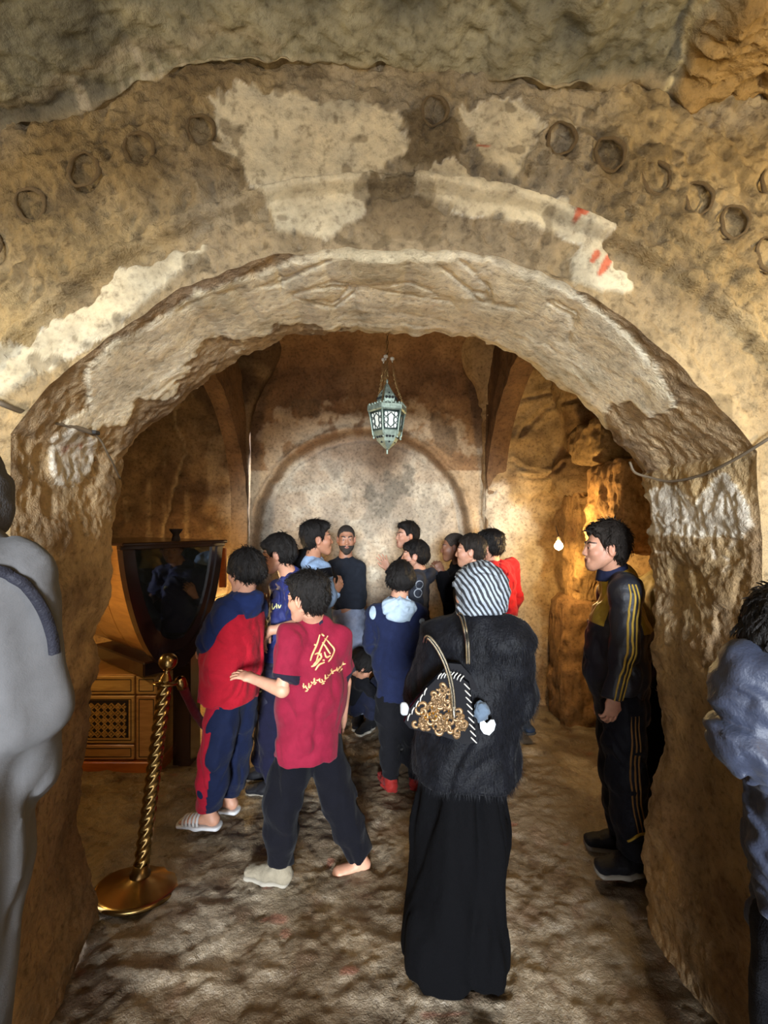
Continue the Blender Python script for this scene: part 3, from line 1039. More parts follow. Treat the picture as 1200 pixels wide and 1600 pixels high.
def p_ell(c, r, R=None):
    c = np.asarray(c, float); r = np.asarray(r, float)
    R = np.eye(3) if R is None else np.asarray(R, float)     # columns = local axes

    def fn(X, Y, Z):
        x, y, z = X - c[0], Y - c[1], Z - c[2]
        u = R[0, 0] * x + R[1, 0] * y + R[2, 0] * z
        v = R[0, 1] * x + R[1, 1] * y + R[2, 1] * z
        w = R[0, 2] * x + R[1, 2] * y + R[2, 2] * z
        k0 = np.sqrt((u / r[0]) ** 2 + (v / r[1]) ** 2 + (w / r[2]) ** 2)
        k1 = np.sqrt((u / r[0] ** 2) ** 2 + (v / r[1] ** 2) ** 2 + (w / r[2] ** 2) ** 2)
        return k0 * (k0 - 1) / np.maximum(k1, 1e-6)
    e = np.abs(R) @ r
    return fn, c - e, c + e


def p_ecap(a, b, ra, rb, side):
    """capsule with elliptic section: ra=(across side, across other)"""
    a = np.asarray(a, float); b = np.asarray(b, float); ab = b - a; L = np.linalg.norm(ab); t_ = ab / L
    s = nrm(np.asarray(side, float) - t_ * (np.asarray(side, float) @ t_)); o = np.cross(t_, s)

    def fn(X, Y, Z):
        x, y, z = X - a[0], Y - a[1], Z - a[2]
        w = x * t_[0] + y * t_[1] + z * t_[2]
        t = np.clip(w / L, 0, 1)
        wo = w - t * L
        u = x * s[0] + y * s[1] + z * s[2]; v = x * o[0] + y * o[1] + z * o[2]
        rx = ra[0] + (rb[0] - ra[0]) * t; ry = ra[1] + (rb[1] - ra[1]) * t
        rw = np.minimum(rx, ry)
        k0 = np.sqrt((u / rx) ** 2 + (v / ry) ** 2 + (wo / rw) ** 2)
        k1 = np.sqrt((u / rx ** 2) ** 2 + (v / ry ** 2) ** 2 + (wo / rw ** 2) ** 2)
        return k0 * (k0 - 1) / np.maximum(k1, 1e-6)
    r = max(*ra, *rb)
    return fn, np.minimum(a, b) - r, np.maximum(a, b) + r


def smin(a, b, k):
    if k <= 0: return np.minimum(a, b)
    h = np.maximum(k - np.abs(a - b), 0) / k
    return np.minimum(a, b) - h * h * k * .25


def smax(a, b, k):
    return -smin(-a, -b, k)


def p_cut(prim, pt, n, k=.006):
    fn0, lo, hi = prim; pt = np.asarray(pt, float); n = nrm(n)
    return (lambda X, Y, Z: smax(fn0(X, Y, Z), (X - pt[0]) * n[0] + (Y - pt[1]) * n[1] + (Z - pt[2]) * n[2], k)), lo, hi


class SDF:
    def __init__(s):
        s.ops = []; s.disp = None

    def add(s, prim, k=.03, mode='u', tg=None):
        s.ops.append((prim[0], prim[1], prim[2], k, mode, tg)); return s

    def cone(s, a, b, ra, rb, k=.03, mode='u', tg=None): return s.add(p_cone(a, b, ra, rb), k, mode, tg)

    def chain(s, pts, rs, k=.03, tg=None, cut=None):
        for i in range(len(pts) - 1):
            pr = p_cone(pts[i], pts[i + 1], rs[i], rs[i + 1])
            if cut is not None and i == len(pts) - 2: pr = p_cut(pr, cut[0], cut[1])
            s.add(pr, k, 'u', tg)
        return s

    def ell(s, c, r, R=None, k=.03, mode='u', tg=None): return s.add(p_ell(c, r, R), k, mode, tg)

    def ecap(s, a, b, ra, rb, side, k=.03, mode='u', tg=None): return s.add(p_ecap(a, b, ra, rb, side), k, mode, tg)

    def cut(s, pt, n, lo, hi, k=.006):
        """remove everything on the +n side of the plane, only inside the box lo..hi"""
        pt = np.asarray(pt, float); n = nrm(n)
        s.ops.append((lambda X, Y, Z: (X - pt[0]) * n[0] + (Y - pt[1]) * n[1] + (Z - pt[2]) * n[2], np.asarray(lo, float), np.asarray(hi, float), k, 'c', None)); return s

    def cutat(s, pt, n, rad=.15, k=.006):
        pt = np.asarray(pt, float)
        return s.cut(pt, n, pt - rad, pt + rad, k)

    def ev(s, P, tg=None, inv=None):
        X, Y, Z = P[:, 0], P[:, 1], P[:, 2]
        d = np.full(len(P), 1.0)
        for fn, lo, hi, k, mode, t in s.ops:
            if tg is not None and t != tg: continue
            if tg is None and mode == 'c':
                m = ((P > lo) & (P < hi)).all(1)
                d = np.where(m, smax(d, fn(X, Y, Z), k), d)
            elif mode == 'u': d = smin(d, fn(X, Y, Z), k)
            elif mode == 's' and tg is None: d = smax(d, -fn(X, Y, Z), k)
        return d

    def grid(s, h, disp=None, lo=None, hi=None):
        if lo is None:
            lo = np.min([o[1] for o in s.ops if o[4] == 'u'], 0) - 3 * h - .02
            hi = np.max([o[2] for o in s.ops if o[4] == 'u'], 0) + 3 * h + .02
        ax = [np.arange(lo[i], hi[i] + h, h) for i in range(3)]
        D = np.full([len(a) for a in ax], .5, np.float32)
        for fn, l, u, k, mode, t in s.ops:
            pad = (k + 3 * h) if mode != 'c' else 0
            sl = []
            for i in range(3):
                a = np.searchsorted(ax[i], l[i] - pad); b = np.searchsorted(ax[i], u[i] + pad)
                sl.append(slice(max(a, 0), max(b, 0)))
            sl = tuple(sl)
            if any(q.stop <= q.start for q in sl): continue
            v = fn(ax[0][sl[0]][:, None, None], ax[1][sl[1]][None, :, None], ax[2][sl[2]][None, None, :])
            if mode == 'u': D[sl] = smin(D[sl], v, k)
            elif mode == 's': D[sl] = smax(D[sl], -v, k)
            else: D[sl] = smax(D[sl], np.broadcast_to(v, D[sl].shape), k)
        if disp is not None:
            m = np.abs(D) < .05
            ii = np.argwhere(m)
            P = np.stack([ax[0][ii[:, 0]], ax[1][ii[:, 1]], ax[2][ii[:, 2]]], 1)
            D[m] += disp(P).astype(np.float32)
        return surfnets(D, np.array([a[0] for a in ax]), h)

    def evd(s, P):
        d = s.ev(P)
        return d + s.disp(P) if s.disp is not None else d

    def hit(s, o, d, tmax=3.0):
        """march a ray onto the surface"""
        o = np.asarray(o, float); d = nrm(d); t = 0
        for _ in range(90):
            v = float(s.evd((o + d * t)[None])[0])
            if abs(v) < .0006: break
            t += v * .8
            if t > tmax: return None
        p = o + d * t
        e = .004
        g = np.array([s.evd((p + e * q)[None])[0] - s.evd((p - e * q)[None])[0] for q in np.eye(3)])
        return p, nrm(g)


def folds(amp=.006, f=9, st=(1, 1, 1), seed=0, fine=.0015):
    def fn(P):
        X, Y, Z = P[:, 0] * st[0] + seed * 3.1, P[:, 1] * st[1], P[:, 2] * st[2] + seed
        w = fbm(X, Y, Z, f * .5, 2)
        r = vnoise(X * f + 1.6 * w, Y * f + 1.6 * w, Z * f + 1.3 * w)
        r2 = vnoise(X * f * 1.9 + 2.2 * w, Y * f * 1.9 - 2.0 * w, Z * f * 2.3 + 1.5 * w)
        return amp * ((1 - 2.2 * np.abs(r)) * 1.3 + (.6 - 2 * np.abs(r2)) * .75) + fine * vnoise(X * f * 5, Y * f * 5, Z * f * 5)
    return fn


# ---------------------------------------------------------------- cloth, skin and hair materials
def cloth(name, base, layers=(), rough=.9, bump=.0015, bscale=260, sheen=.2, spec=.12, var=.12, metal=0):
    """layers: (attribute, colour) painted where the attribute is positive (sewn panels of another colour)"""
    T = NT(name)
    v = T.coord()
    dk = lambda c_: (c_[0] * .58, c_[1] * .58, c_[2] * .60, 1)
    c = T.n('ShaderNodeRGB'); c.outputs[0].default_value = dk(base)
    cur = c.outputs[0]
    for at, colr in layers:
        a = T.n('ShaderNodeAttribute', attribute_name=at)
        f = T.math('GREATER_THAN', a.outputs['Fac'], 0.0)
        cur = T.mix(f, cur, dk(colr))
    n = T.noise(v, 24, 4, .6)
    g = T.ramp(n, [(.3, (1 - var,) * 3), (.7, (1 + var,) * 3)])
    T.l(T.mix(1.0, cur, g, 'MULTIPLY'), T.b.inputs['Base Color'])
    T.b.inputs['Roughness'].default_value = rough
    T.b.inputs['Sheen Weight'].default_value = sheen * .12
    T.b.inputs['Sheen Roughness'].default_value = .5
    T.b.inputs['Specular IOR Level'].default_value = spec
    T.b.inputs['Metallic'].default_value = metal
    h = T.math('ADD', T.noise(v, bscale, 2, .5), T.math('MULTIPLY', T.noise(v, 30, 3, .6), 3.0))
    T.l(T.bump(h, bump), T.b.inputs['Normal'])
    return T.m


def skin_mat(name, base, lip=(.42, .17, .15, 1)):
    T = NT(name)
    v = T.coord()
    n = T.noise(v, 35, 3, .5)
    c = T.ramp(n, [(.3, tuple(x * .9 for x in base[:3])), (.7, tuple(min(1, x * 1.06) for x in base[:3]))])
    for at, colr, lo, hi in (('flush', tuple([base[0] * .95, base[1] * .72, base[2] * .68, 1]), 0, 1), ('lip', tuple([base[0] * .62, base[1] * .42, base[2] * .42, 1]), 0, .004),
                             ('brow', (.018, .012, .009, 1), 0, .003), ('eye', (.20, .18, .17, 1), 0, .002), ('iris', (.012, .008, .006, 1), 0, .0015)):
        a = T.n('ShaderNodeAttribute', attribute_name=at)
        mr = T.n('ShaderNodeMapRange'); T.l(a.outputs['Fac'], mr.inputs[0])
        mr.inputs[1].default_value = lo; mr.inputs[2].default_value = hi
        c = T.mix(mr.outputs[0], c, colr)
    T.l(c, T.b.inputs['Base Color'])
    T.b.inputs['Roughness'].default_value = .52
    T.b.inputs['Specular IOR Level'].default_value = .35
    T.b.inputs['Subsurface Weight'].default_value = .12
    T.b.inputs['Subsurface Radius'].default_value = (.01, .004, .002)
    T.l(T.bump(T.noise(v, 300, 2, .5), .0004), T.b.inputs['Normal'])
    return T.m


def hair_mat(name, c=(.006, .005, .0045, 1), rough=.45):
    T = NT(name)
    v = T.coord((60, 60, 14))
    n = T.noise(v, 5, 4, .6, .6)
    T.l(T.ramp(n, [(.35, tuple(x * .5 for x in c[:3])), (.75, tuple(x * 2.4 for x in c[:3]))]), T.b.inputs['Base Color'])
    T.l(T.bump(n, .006), T.b.inputs['Normal'])
    T.b.inputs['Roughness'].default_value = rough
    T.b.inputs['Specular IOR Level'].default_value = .14
    T.b.inputs['Anisotropic'].default_value = .5
    return T.m


SKIN_A = skin_mat('skin_light', srgb(176, 130, 106))
SKIN_B = skin_mat('skin_olive', srgb(152, 108, 84))
SKIN_C = skin_mat('skin_brown', srgb(120, 82, 62))
HAIR = hair_mat('hair_black')
HAIR_B = hair_mat('hair_dark_brown', (.012, .009, .007, 1), .5)
HAIR_S = hair_mat('hair_cropped', (.03, .024, .02, 1), .7)


def rotm(yaw, pitch=0, roll=0):
    """columns: right, forward, up. yaw 0 = away from the camera, 90 = to the left"""
    cy, sy = math.cos(math.radians(yaw)), math.sin(math.radians(yaw))
    cp, sp = math.cos(math.radians(pitch)), math.sin(math.radians(pitch))
    cr, sr = math.cos(math.radians(roll)), math.sin(math.radians(roll))
    Rz = np.array([[cy, -sy, 0], [sy, cy, 0], [0, 0, 1]])
    Rx = np.array([[1, 0, 0], [0, cp, -sp], [0, sp, cp]])
    Ry = np.array([[cr, 0, sr], [0, 1, 0], [-sr, 0, cr]])
    return Rz @ Rx @ Ry


def head_sdf(nose=1.0, jaw=1.0):
    s = SDF()
    s.ell((0, -.016, .034), (.074, .096, .086), k=.0)
    s.ell((0, .024, -.035), (.060, .066, .072), k=.03)
    s.cone((0, .062, -.098), (0, .066, -.096), .020 * jaw, .020 * jaw, k=.035)
    for e in (-1, 1):
        s.cone((e * .052, -.006, -.048), (e * .018, .060, -.098), .020, .018, k=.03)
        s.ell((e * .036, .060, -.028), (.026, .024, .022), k=.03)
    s.cone((-.036, .078, .020), (.036, .078, .020), .012, .012, k=.02)
    for e in (-1, 1):
        s.ell((e * .031, .099, -.003), (.021, .018, .014), k=.012, mode='s')
    s.cone((0, .084, .010), (0, .101 * nose, -.033), .0085, .0115, k=.014)
    for e in (-1, 1):
        s.ell((e * .012, .094, -.037), (.008, .011, .008), k=.008)
        s.ell((e * .030, .078, -.003), (.0145, .0125, .0125), k=.002)
        s.cone((e * .017, .090, .005), (e * .044, .082, .004), .0042, .004, k=.005)
        s.cone((e * .018, .088, -.013), (e * .043, .080, -.012), .0036, .0036, k=.006)
    s.cone((-.020, .084, -.062), (.020, .084, -.062), .007, .007, k=.008)
    s.cone((0, .088, -.061), (0, .088, -.061), .009, .009, k=.008)
    s.cone((-.016, .083, -.074), (.016, .083, -.074), .0085, .0085, k=.008)
    s.cone((-.024, .100, -.0675), (.024, .100, -.0675), .0065, .0065, k=.004, mode='s')
    for e in (-1, 1):
        R = rotm(0, 0, 0)
        s.ell((e * .078, -.012, -.008), (.011, .021, .034), rotm(-e * 18, -8, 0), k=.008)
        s.ell((e * .092, -.008, -.006), (.009, .012, .022), rotm(-e * 18, -8, 0), k=.005, mode='s')
    return s


def head_attrs(P):
    x, y, z = P[:, 0], P[:, 1], P[:, 2]
    ax = np.abs(x)
    eye = .0105 - np.sqrt((ax - .030) ** 2 / 1.3 + ((z + .003) * 2.3) ** 2)
    eye = np.where(y > .076, eye, -.01)
    iris = .0062 - np.sqrt((ax - .030) ** 2 + (z + .002) ** 2); iris = np.where(y > .082, iris, -.01)
    t = np.clip((ax - .012) / .038, 0, 1)
    brow = .0085 * (1 - .5 * t) - np.abs(z - .0205 - .007 * np.sin(t * 2.6)); brow = np.where((ax > .010) & (ax < .052) & (y > .05), brow, -.01)
    lip = .0125 - np.sqrt((ax * .52) ** 2 + ((z + .068) * 1.0) ** 2); lip = np.where(y > .075, lip, -.01)
    fl = .35 * np.exp(-(((ax - .04) / .02) ** 2 + ((z + .032) / .02) ** 2)) * (y > .03) + .4 * np.exp(-((ax - .08) / .015) ** 2) * (np.abs(z) < .05)
    return {'eye': eye, 'iris': iris, 'brow': brow, 'lip': lip, 'flush': np.clip(fl, 0, 1)}


HS = {}


def head_mesh(h=.0036):
    if h not in HS:
        s = head_sdf()
        HS[h] = s.grid(h)
    return HS[h]


def hair_sdf(style):
    s = SDF()
    th = {'crop': .004, 'short': .012, 'mop': .020, 'bowl': .022, 'thick': .020, 'side': .016}.get(style, .014)
    top = {'crop': .004, 'short': .018, 'mop': .026, 'bowl': .022, 'thick': .028, 'side': .030}.get(style, .018)
    s.ell((0, -.018, .034), (.075 + th, .097 + th, .087 + top), k=0)
    s.ell((0, -.050, -.020), (.062 + th * .7, .055 + th * .6, .062), k=.02)
    if style in ('bowl', 'mop'):
        s.ell((0, -.02, .0), (.079 + th, .092 + th, .06), k=.03)
    if style == 'mop':
        s.cone((-.05, .068, .075), (.05, .068, .075), .022, .02, k=.03)
        s.cone((-.06, .06, .06), (-.07, .03, .04), .02, .02, k=.03)
    if style == 'side':
        s.cone((.045, .052, .095), (-.045, .058, .103), .022, .026, k=.03)
    if style == 'thick':
        s.cone((-.045, .056, .098), (.045, .056, .098), .026, .026, k=.03)
        s.ell((0, -.03, .09), (.08, .09, .04), k=.03)
    return s


def hair_mesh(style, h=.0045, seed=0):
    s = hair_sdf(style)
    low = {'bowl': -.022, 'mop': -.02, 'crop': 0.0}.get(style, 0.0)
    xs = np.array([-.16, -.10, -.055, -.03, -.008, .012, .03, .045, .070, .10, .14])
    if style == 'bowl':
        zs = np.array([-.075, -.07, -.065, -.05, -.035, -.03, -.015, .0, .02, .022, .022])
    elif style == 'mop':
        zs = np.array([-.08, -.08, -.07, -.055, -.028, -.026, -.0, .03, .048, .046, .046])
    elif style == 'crop':
        zs = np.array([-.08, -.075, -.06, -.03, .005, .0, .012, .045, .07, .078, .08])
    else:
        zs = np.array([-.085, -.08, -.07, -.045, .0, -.022, .0, .04, .066, .070, .07])

    def disp(P):
        x, y, z = P[:, 0], P[:, 1], P[:, 2]
        line = np.interp(y, xs, zs)
        jag = .013 * vnoise(x * 75 + seed, y * 55, z * 4) + .006 * vnoise(x * 160 + seed, y * 120, z * 4) if style != 'crop' else .003 * vnoise(x * 90, y * 90, z)
        cutv = (line + jag) - z
        # ears stay free
        ear = .030 - np.sqrt(((np.abs(x) - .088) * .8) ** 2 + (y + .008) ** 2 + (z + .008) ** 2)
        if style in ('bowl',): ear = ear - .01
        d0 = s.ev(P)
        am = .0 if style == 'crop' else .0075
        a = np.arctan2(x, y + .02)
        st = am * vnoise(a * 9 + 2 * vnoise(x * 20, y * 20, z * 20) + seed, z * 12, y * 8) + am * .5 * vnoise(x * 130 + seed, y * 130, z * 30)
        return np.maximum(np.maximum(d0 + st, cutv), ear) - d0
    return s.grid(h, disp)


def hand_sdf(wr, d, n, sc=1.0, curl=.35, spread=.12, thumb=1, side=None):
    """wr wrist point, d pointing to the fingers, n out of the BACK of the hand, thumb=+1/-1 side"""
    s = SDF()
    d = nrm(d); n = nrm(n - d * (n @ d)); sd = np.cross(d, n)      # sideways
    k = sc
    W = lambda a, b, c: wr + d * a * k + sd * b * k + n * c * k
    s.ecap(W(-.02, 0, 0), W(.03, 0, 0), (.026 * k, .018 * k), (.034 * k, .015 * k), sd, k=.01)
    s.ecap(W(.03, 0, 0), W(.075, 0, 0), (.036 * k, .014 * k), (.037 * k, .012 * k), sd, k=.015)
    L = [.072, .08, .074, .058]
    for i, l in enumerate(L):
        y0 = (-.028 + .0187 * i) * thumb * -1
        a = spread * (i - 1.5) * -thumb
        dd = nrm(d * math.cos(a) + sd * math.sin(a) * 1)
        p = W(.078 - .006 * abs(i - 1.3), y0, 0)
        r = .0085 * k
        ang = 0
        for j, f_ in enumerate((.45, .31, .24)):
            ang += curl * (1.0 + .25 * i * .5) * (.8 if j == 0 else 1.0)
            q = p + (dd * math.cos(ang) - n * math.sin(ang)) * l * f_ * k
            s.cone(p, q, r, r * .9, k=.004)
            p = q; r *= .9
    p = W(.02, .026 * thumb, -.004)
    q = W(.055, .050 * thumb, -.012); s.cone(p, q, .013 * k, .0105 * k, k=.012)
    q2 = W(.085, .052 * thumb, -.022 - .02 * curl); s.cone(q, q2, .0105 * k, .0085 * k, k=.004)
    return s


# ---------------------------------------------------------------- skeleton
def skel(base, H, yaw, head_yaw=None, lean=(0, 0), sw=1.0):
    """base = (X, Y) ground point under the pelvis"""
    k = H / 1.75
    R = rotm(yaw)
    o = V(base[0], base[1], 0)
    f = lambda x, y, z: o + R @ V(x * k, y * k, z * k) + V(lean[0], lean[1], 0) * (max(z - .9, 0) / .8)
    J = {'k': k, 'R': R, 'o': o,
         'pelvis': f(0, 0, .94), 'belly': f(0, .01, 1.08), 'chest': f(0, .01, 1.28), 'neck': f(0, -.02, 1.44), 'nape': f(0, 0, 1.50), 'head': f(0, .02, 1.63)}
    for s_, e in (('l', -1), ('r', 1)):
        J[s_ + 'hip'] = f(e * .09, 0, .92); J[s_ + 'knee'] = f(e * .10, .015, .50); J[s_ + 'ank'] = f(e * .105, -.01, .085)
        J[s_ + 'toe'] = f(e * .125, .15, .03)
        J[s_ + 'sho'] = f(e * .165 * sw, -.01, 1.405); J[s_ + 'elb'] = f(e * .225 * sw, -.02, 1.12); J[s_ + 'wri'] = f(e * .235 * sw, .05, .88)
        J[s_ + 'hand'] = f(e * .235 * sw, .07, .80)
    return J


def body_core(J, th=1.0):
    """slim continuous figure that carries head, hands and feet"""
    k = J['k']; s = SDF(); R = J['R']
    side = R[:, 0]
    s.ecap(J['pelvis'], J['belly'], (.135 * k, .09 * k), (.12 * k, .085 * k), side, .05)
    s.ecap(J['belly'], J['chest'], (.12 * k, .085 * k), (.14 * k, .09 * k), side, .05)
    s.cone(J['chest'], J['neck'], .085 * k, .055 * k, .05)
    for e in 'lr':
        s.cone(J['neck'], J[e + 'sho'], .05 * k, .045 * k, .05)
        s.chain([J[e + 'sho'], J[e + 'elb'], J[e + 'wri']], [.044 * k, .036 * k, .024 * k], .02)
        s.chain([J[e + 'hip'], J[e + 'knee'], J[e + 'ank']], [.075 * k, .05 * k, .034 * k], .03)
    return s


class Person:
    def __init__(s, label, J, group='visitors in the cave', skin=None, name='person'):
        s.J = J; s.skin = skin or SKIN_A
        s.root = thing(name, label, 'person', J['o'], group)
        s.bv = []; s.bf = []; s.ba = []; s.nb = 0

    def _addbody(s, v, f, at=None):
        n = len(v)
        z = {q: np.full(n, -.01) for q in ('eye', 'iris', 'brow', 'lip')}; z['flush'] = np.zeros(n)
        if at: z.update(at)
        s.bv.append(v); s.bf.append(f + s.nb); s.ba.append(z); s.nb += n

    def core(s, h=.022, extra=None):
        c = body_core(s.J)
        if extra: extra(c)
        v, f = c.grid(h); s._addbody(v, f)

    def head(s, yaw, pitch=0, roll=0, scale=.93, style='short', hairmat=None, c=None, fine=.0036, hair=True, beard=None, seed=0, neck_r=.053):
        J = s.J
        c = J['head'] if c is None else c
        R = rotm(yaw, pitch, roll); s.hR = R; s.hc = c; s.hs = scale
        v, f = head_mesh(fine if 1.5 < c[1] < 2.7 else (.0056 if c[1] > 1.5 else .008))
        at = head_attrs(v)
        vw = (v * scale) @ R.T + c
        s._addbody(vw, f, at)
        # neck
        n = SDF()
        b = c + R @ (V(0, -.022, -.06) * scale)
        n.cone(b, J['nape'], neck_r * scale, neck_r * 1.04 * scale, .02)
        n.cone(J['nape'], J['neck'], neck_r * 1.04 * scale, .075 * J['k'], .03)
        v, f = n.grid(.011); s._addbody(v, f)
        if hair:
            v, f = hair_mesh(style, .0048 if 1.5 < c[1] < 2.7 else .0072, seed)
            vw = (v * scale) @ R.T + c
            if style != 'crop':
                rs = np.random.RandomState(seed + 1)
                tri = v[f]; nn = np.cross(tri[:, 2] - tri[:, 0], tri[:, 3] - tri[:, 1]); nn /= np.linalg.norm(nn, axis=1)[:, None] + 1e-9
                ce = tri.mean(1)
                out = (ce - V(0, -.018, .02)); out /= np.linalg.norm(out, axis=1)[:, None]
                ok = np.where((nn * out).sum(1) > .35)[0]
                N = 1500 if c[1] < 2.7 else 700
                pk = rs.choice(ok, N)
                pk = pk[~((ce[pk][:, 1] > .035) & (ce[pk][:, 2] < .075))]; N = len(pk)
                p0 = ce[pk]; n0 = nn[pk]
                fl = p0 - V(0, -.045, .135)
                if style in ('side', 'thick'): fl = fl + V(0, .03, .03) * (p0[:, 2:3] > .08)
                fl = fl + rs.normal(0, .022, fl.shape)
                fl = fl - n0 * (fl * n0).sum(1)[:, None]; fl /= np.linalg.norm(fl, axis=1)[:, None] + 1e-9
                sd = np.cross(fl, n0); L = rs.uniform(.022, .045, (N, 1)); wd = rs.uniform(.0016, .003, (N, 1))
                lift = rs.uniform(.001, .007, (N, 1))
                en = p0 + fl * L; kp = ~((en[:, 1] > .03) & (en[:, 2] < .078))
                p0, n0, fl, sd, L, wd, lift = [a_[kp] for a_ in (p0, n0, fl, sd, L, wd, lift)]; N = len(p0)
                rows = []
                for t_q, wq in ((0, .6), (.4, 1.0), (.75, .7), (1.0, .1)):
                    m_ = p0 + fl * L * t_q + n0 * (-.003 + (lift + .003) * math.sin(t_q * 2.4) - L * t_q * t_q * .22) 
                    rows += [m_ - sd * wd * wq, m_ + sd * wd * wq]
                sv = np.stack(rows, 1).reshape(-1, 3)
                b_ = np.arange(N)[:, None] * 8 + len(v)
                sf = np.concatenate([b_ + np.array([[0, 1, 3, 2]]) + 2 * k_ for k_ in range(3)])
                v = np.concatenate([v, sv]); f = np.concatenate([f, sf]); vw = (v * scale) @ R.T + c
            obj('hair', mk_mesh('hair', vw, f), hairmat or HAIR, s.root)
        if beard:
            q = head_sdf(); qb = SDF()
            qb.ell((0, .03, -.062), (.066, .066, .062), k=.0)
            qb.cone((0, .072, -.108), (0, .070, -.10), .030, .028, k=.03)

            def disp(P):
                x, y, z = P[:, 0], P[:, 1], P[:, 2]
                d0 = qb.ev(P)
                top = z - np.interp(y, [-.05, .0, .03, .06, .085, .12], [-.01, -.02, -.05, -.056, -.052, -.05])
                mouth = .010 - np.sqrt((x * .55) ** 2 + (z + .068) ** 2)
                return np.maximum(np.maximum(d0 + .003 * vnoise(x * 120, y * 120, z * 60), top), np.where(y > .06, mouth, -1)) - d0
            v, f = qb.grid(.0045, disp)
            obj('beard', mk_mesh('beard', (v * scale) @ R.T + c, f), hairmat or HAIR, s.root)

    def hand(s, e, d, n, sc=.92, curl=.35, spread=.1, thumb=1, elbow=True, arm_r=(.036, .027), h=.005):
        J = s.J
        q = hand_sdf(J[e + 'wri'], np.asarray(d, float), np.asarray(n, float), sc, curl, spread, thumb)
        if elbow:
            a = J[e + 'elb'] if elbow is True else J[e + 'wri'] + (J[e + 'elb'] - J[e + 'wri']) * elbow
            q.cone(a, J[e + 'wri'], arm_r[0] * (1 if elbow is True else .85), arm_r[1] * .85, .015)
        v, f = q.grid(h); s._addbody(v, f)

    def foot(s, e, d, sc=1.0, h=.006):
        J = s.J; a = J[e + 'ank']; d = nrm(V(d[0], d[1], 0)); sd = V(d[1], -d[0], 0)
        q = SDF(); g = V(a[0], a[1], 0)
        z0 = a[2] - .085 * sc
        W = lambda x, y, z: g + d * x * sc + sd * y * sc + V(0, 0, z0 + z * sc)
        q.cone(a + V(0, 0, .09), a, .036 * sc, .032 * sc, .02)
        q.cone(a, W(-.03, 0, .035), .03 * sc, .03 * sc, .02)
        q.ecap(W(-.02, 0, .035), W(.12, 0, .028), (.03 * sc, .03 * sc), (.042 * sc, .02 * sc), sd, .03)
        for i in range(5):
            y = -.03 + .015 * i
            q.cone(W(.13, y, .022), W(.165 - .006 * i, y, .018), .011 * sc, .009 * sc, .006)
        v, f = q.grid(h); s._addbody(v, f)

    def body(s):
        v = np.concatenate(s.bv); f = np.concatenate(s.bf)
        at = {q: np.concatenate([a[q] for a in s.ba]) for q in s.ba[0]}
        o = obj('body', mk_mesh('body', v, f, True, at), s.skin, s.root)
        return o

    def garment(s, name, sd, h, mat, disp=None, attrs=None, parent=None, label=None):
        sd.disp = disp
        v, f = sd.grid(h, disp)
        at = {q: fn(v) for q, fn in (attrs or {}).items()}
        o = obj(name, mk_mesh(name, v, f, True, at), mat, parent or s.root)
        if label: o['label'] = label
        return o

    def shoe(s, e, d, mat, sole, sc=1.0, name='shoe', h=.007, lace=None, pitch=0.0):
        J = s.J; a = J[e + 'ank']; d = nrm(V(d[0], d[1], 0)); sd = V(d[1], -d[0], 0)
        up = V(0, 0, 1)
        if pitch: 
            dn = nrm(d * math.cos(pitch) - up * math.sin(pitch)); up = nrm(d * math.sin(pitch) + up * math.cos(pitch)); d = dn
        z0 = a - up * .085 * sc
        W = lambda x, y, z: z0 + d * x * sc + sd * y * sc + up * z * sc
        q = SDF()
        q.cone(W(-.005, 0, .10), W(-.02, 0, .05), .042 * sc, .042 * sc, .02)
        q.ecap(W(-.035, 0, .045), W(.06, 0, .045), (.037 * sc, .034 * sc), (.046 * sc, .036 * sc), sd, .03)
        q.ecap(W(.06, 0, .045), W(.165, 0, .035), (.046 * sc, .036 * sc), (.044 * sc, .024 * sc), sd, .03)
        q.cut(W(0, 0, .012), -up, W(0, 0, 0) - .4, W(0, 0, 0) + .4, .006)
        o = s.garment(name, q, h, mat, folds(.002, 22))
        p = SDF()
        p.ecap(W(-.035, 0, .012), W(.06, 0, .012), (.043 * sc, .02 * sc), (.050 * sc, .02 * sc), sd, .03)
        p.ecap(W(.06, 0, .012), W(.17, 0, .014), (.050 * sc, .02 * sc), (.047 * sc, .018 * sc), sd, .03)
        p.cut(W(0, 0, .026), up, W(0, 0, 0) - .4, W(0, 0, 0) + .4, .004)
        p.cut(W(0, 0, 0), -up, W(0, 0, 0) - .4, W(0, 0, 0) + .4, .004)
        s.garment('sole', p, h, sole, None, parent=o)
        if lace is not None:
            m = MB()
            for i in range(4):
                t = .035 + .022 * i; zt = .082 - .006 * i - .012 * (i > 1)
                m.tube([W(t, -.03, zt - .012), W(t + .004, -.012, zt), W(t, .012, zt), W(t + .004, .03, zt - .012)], .0035 * sc, 6)
            m.build('laces', lace, o, True)
        return o


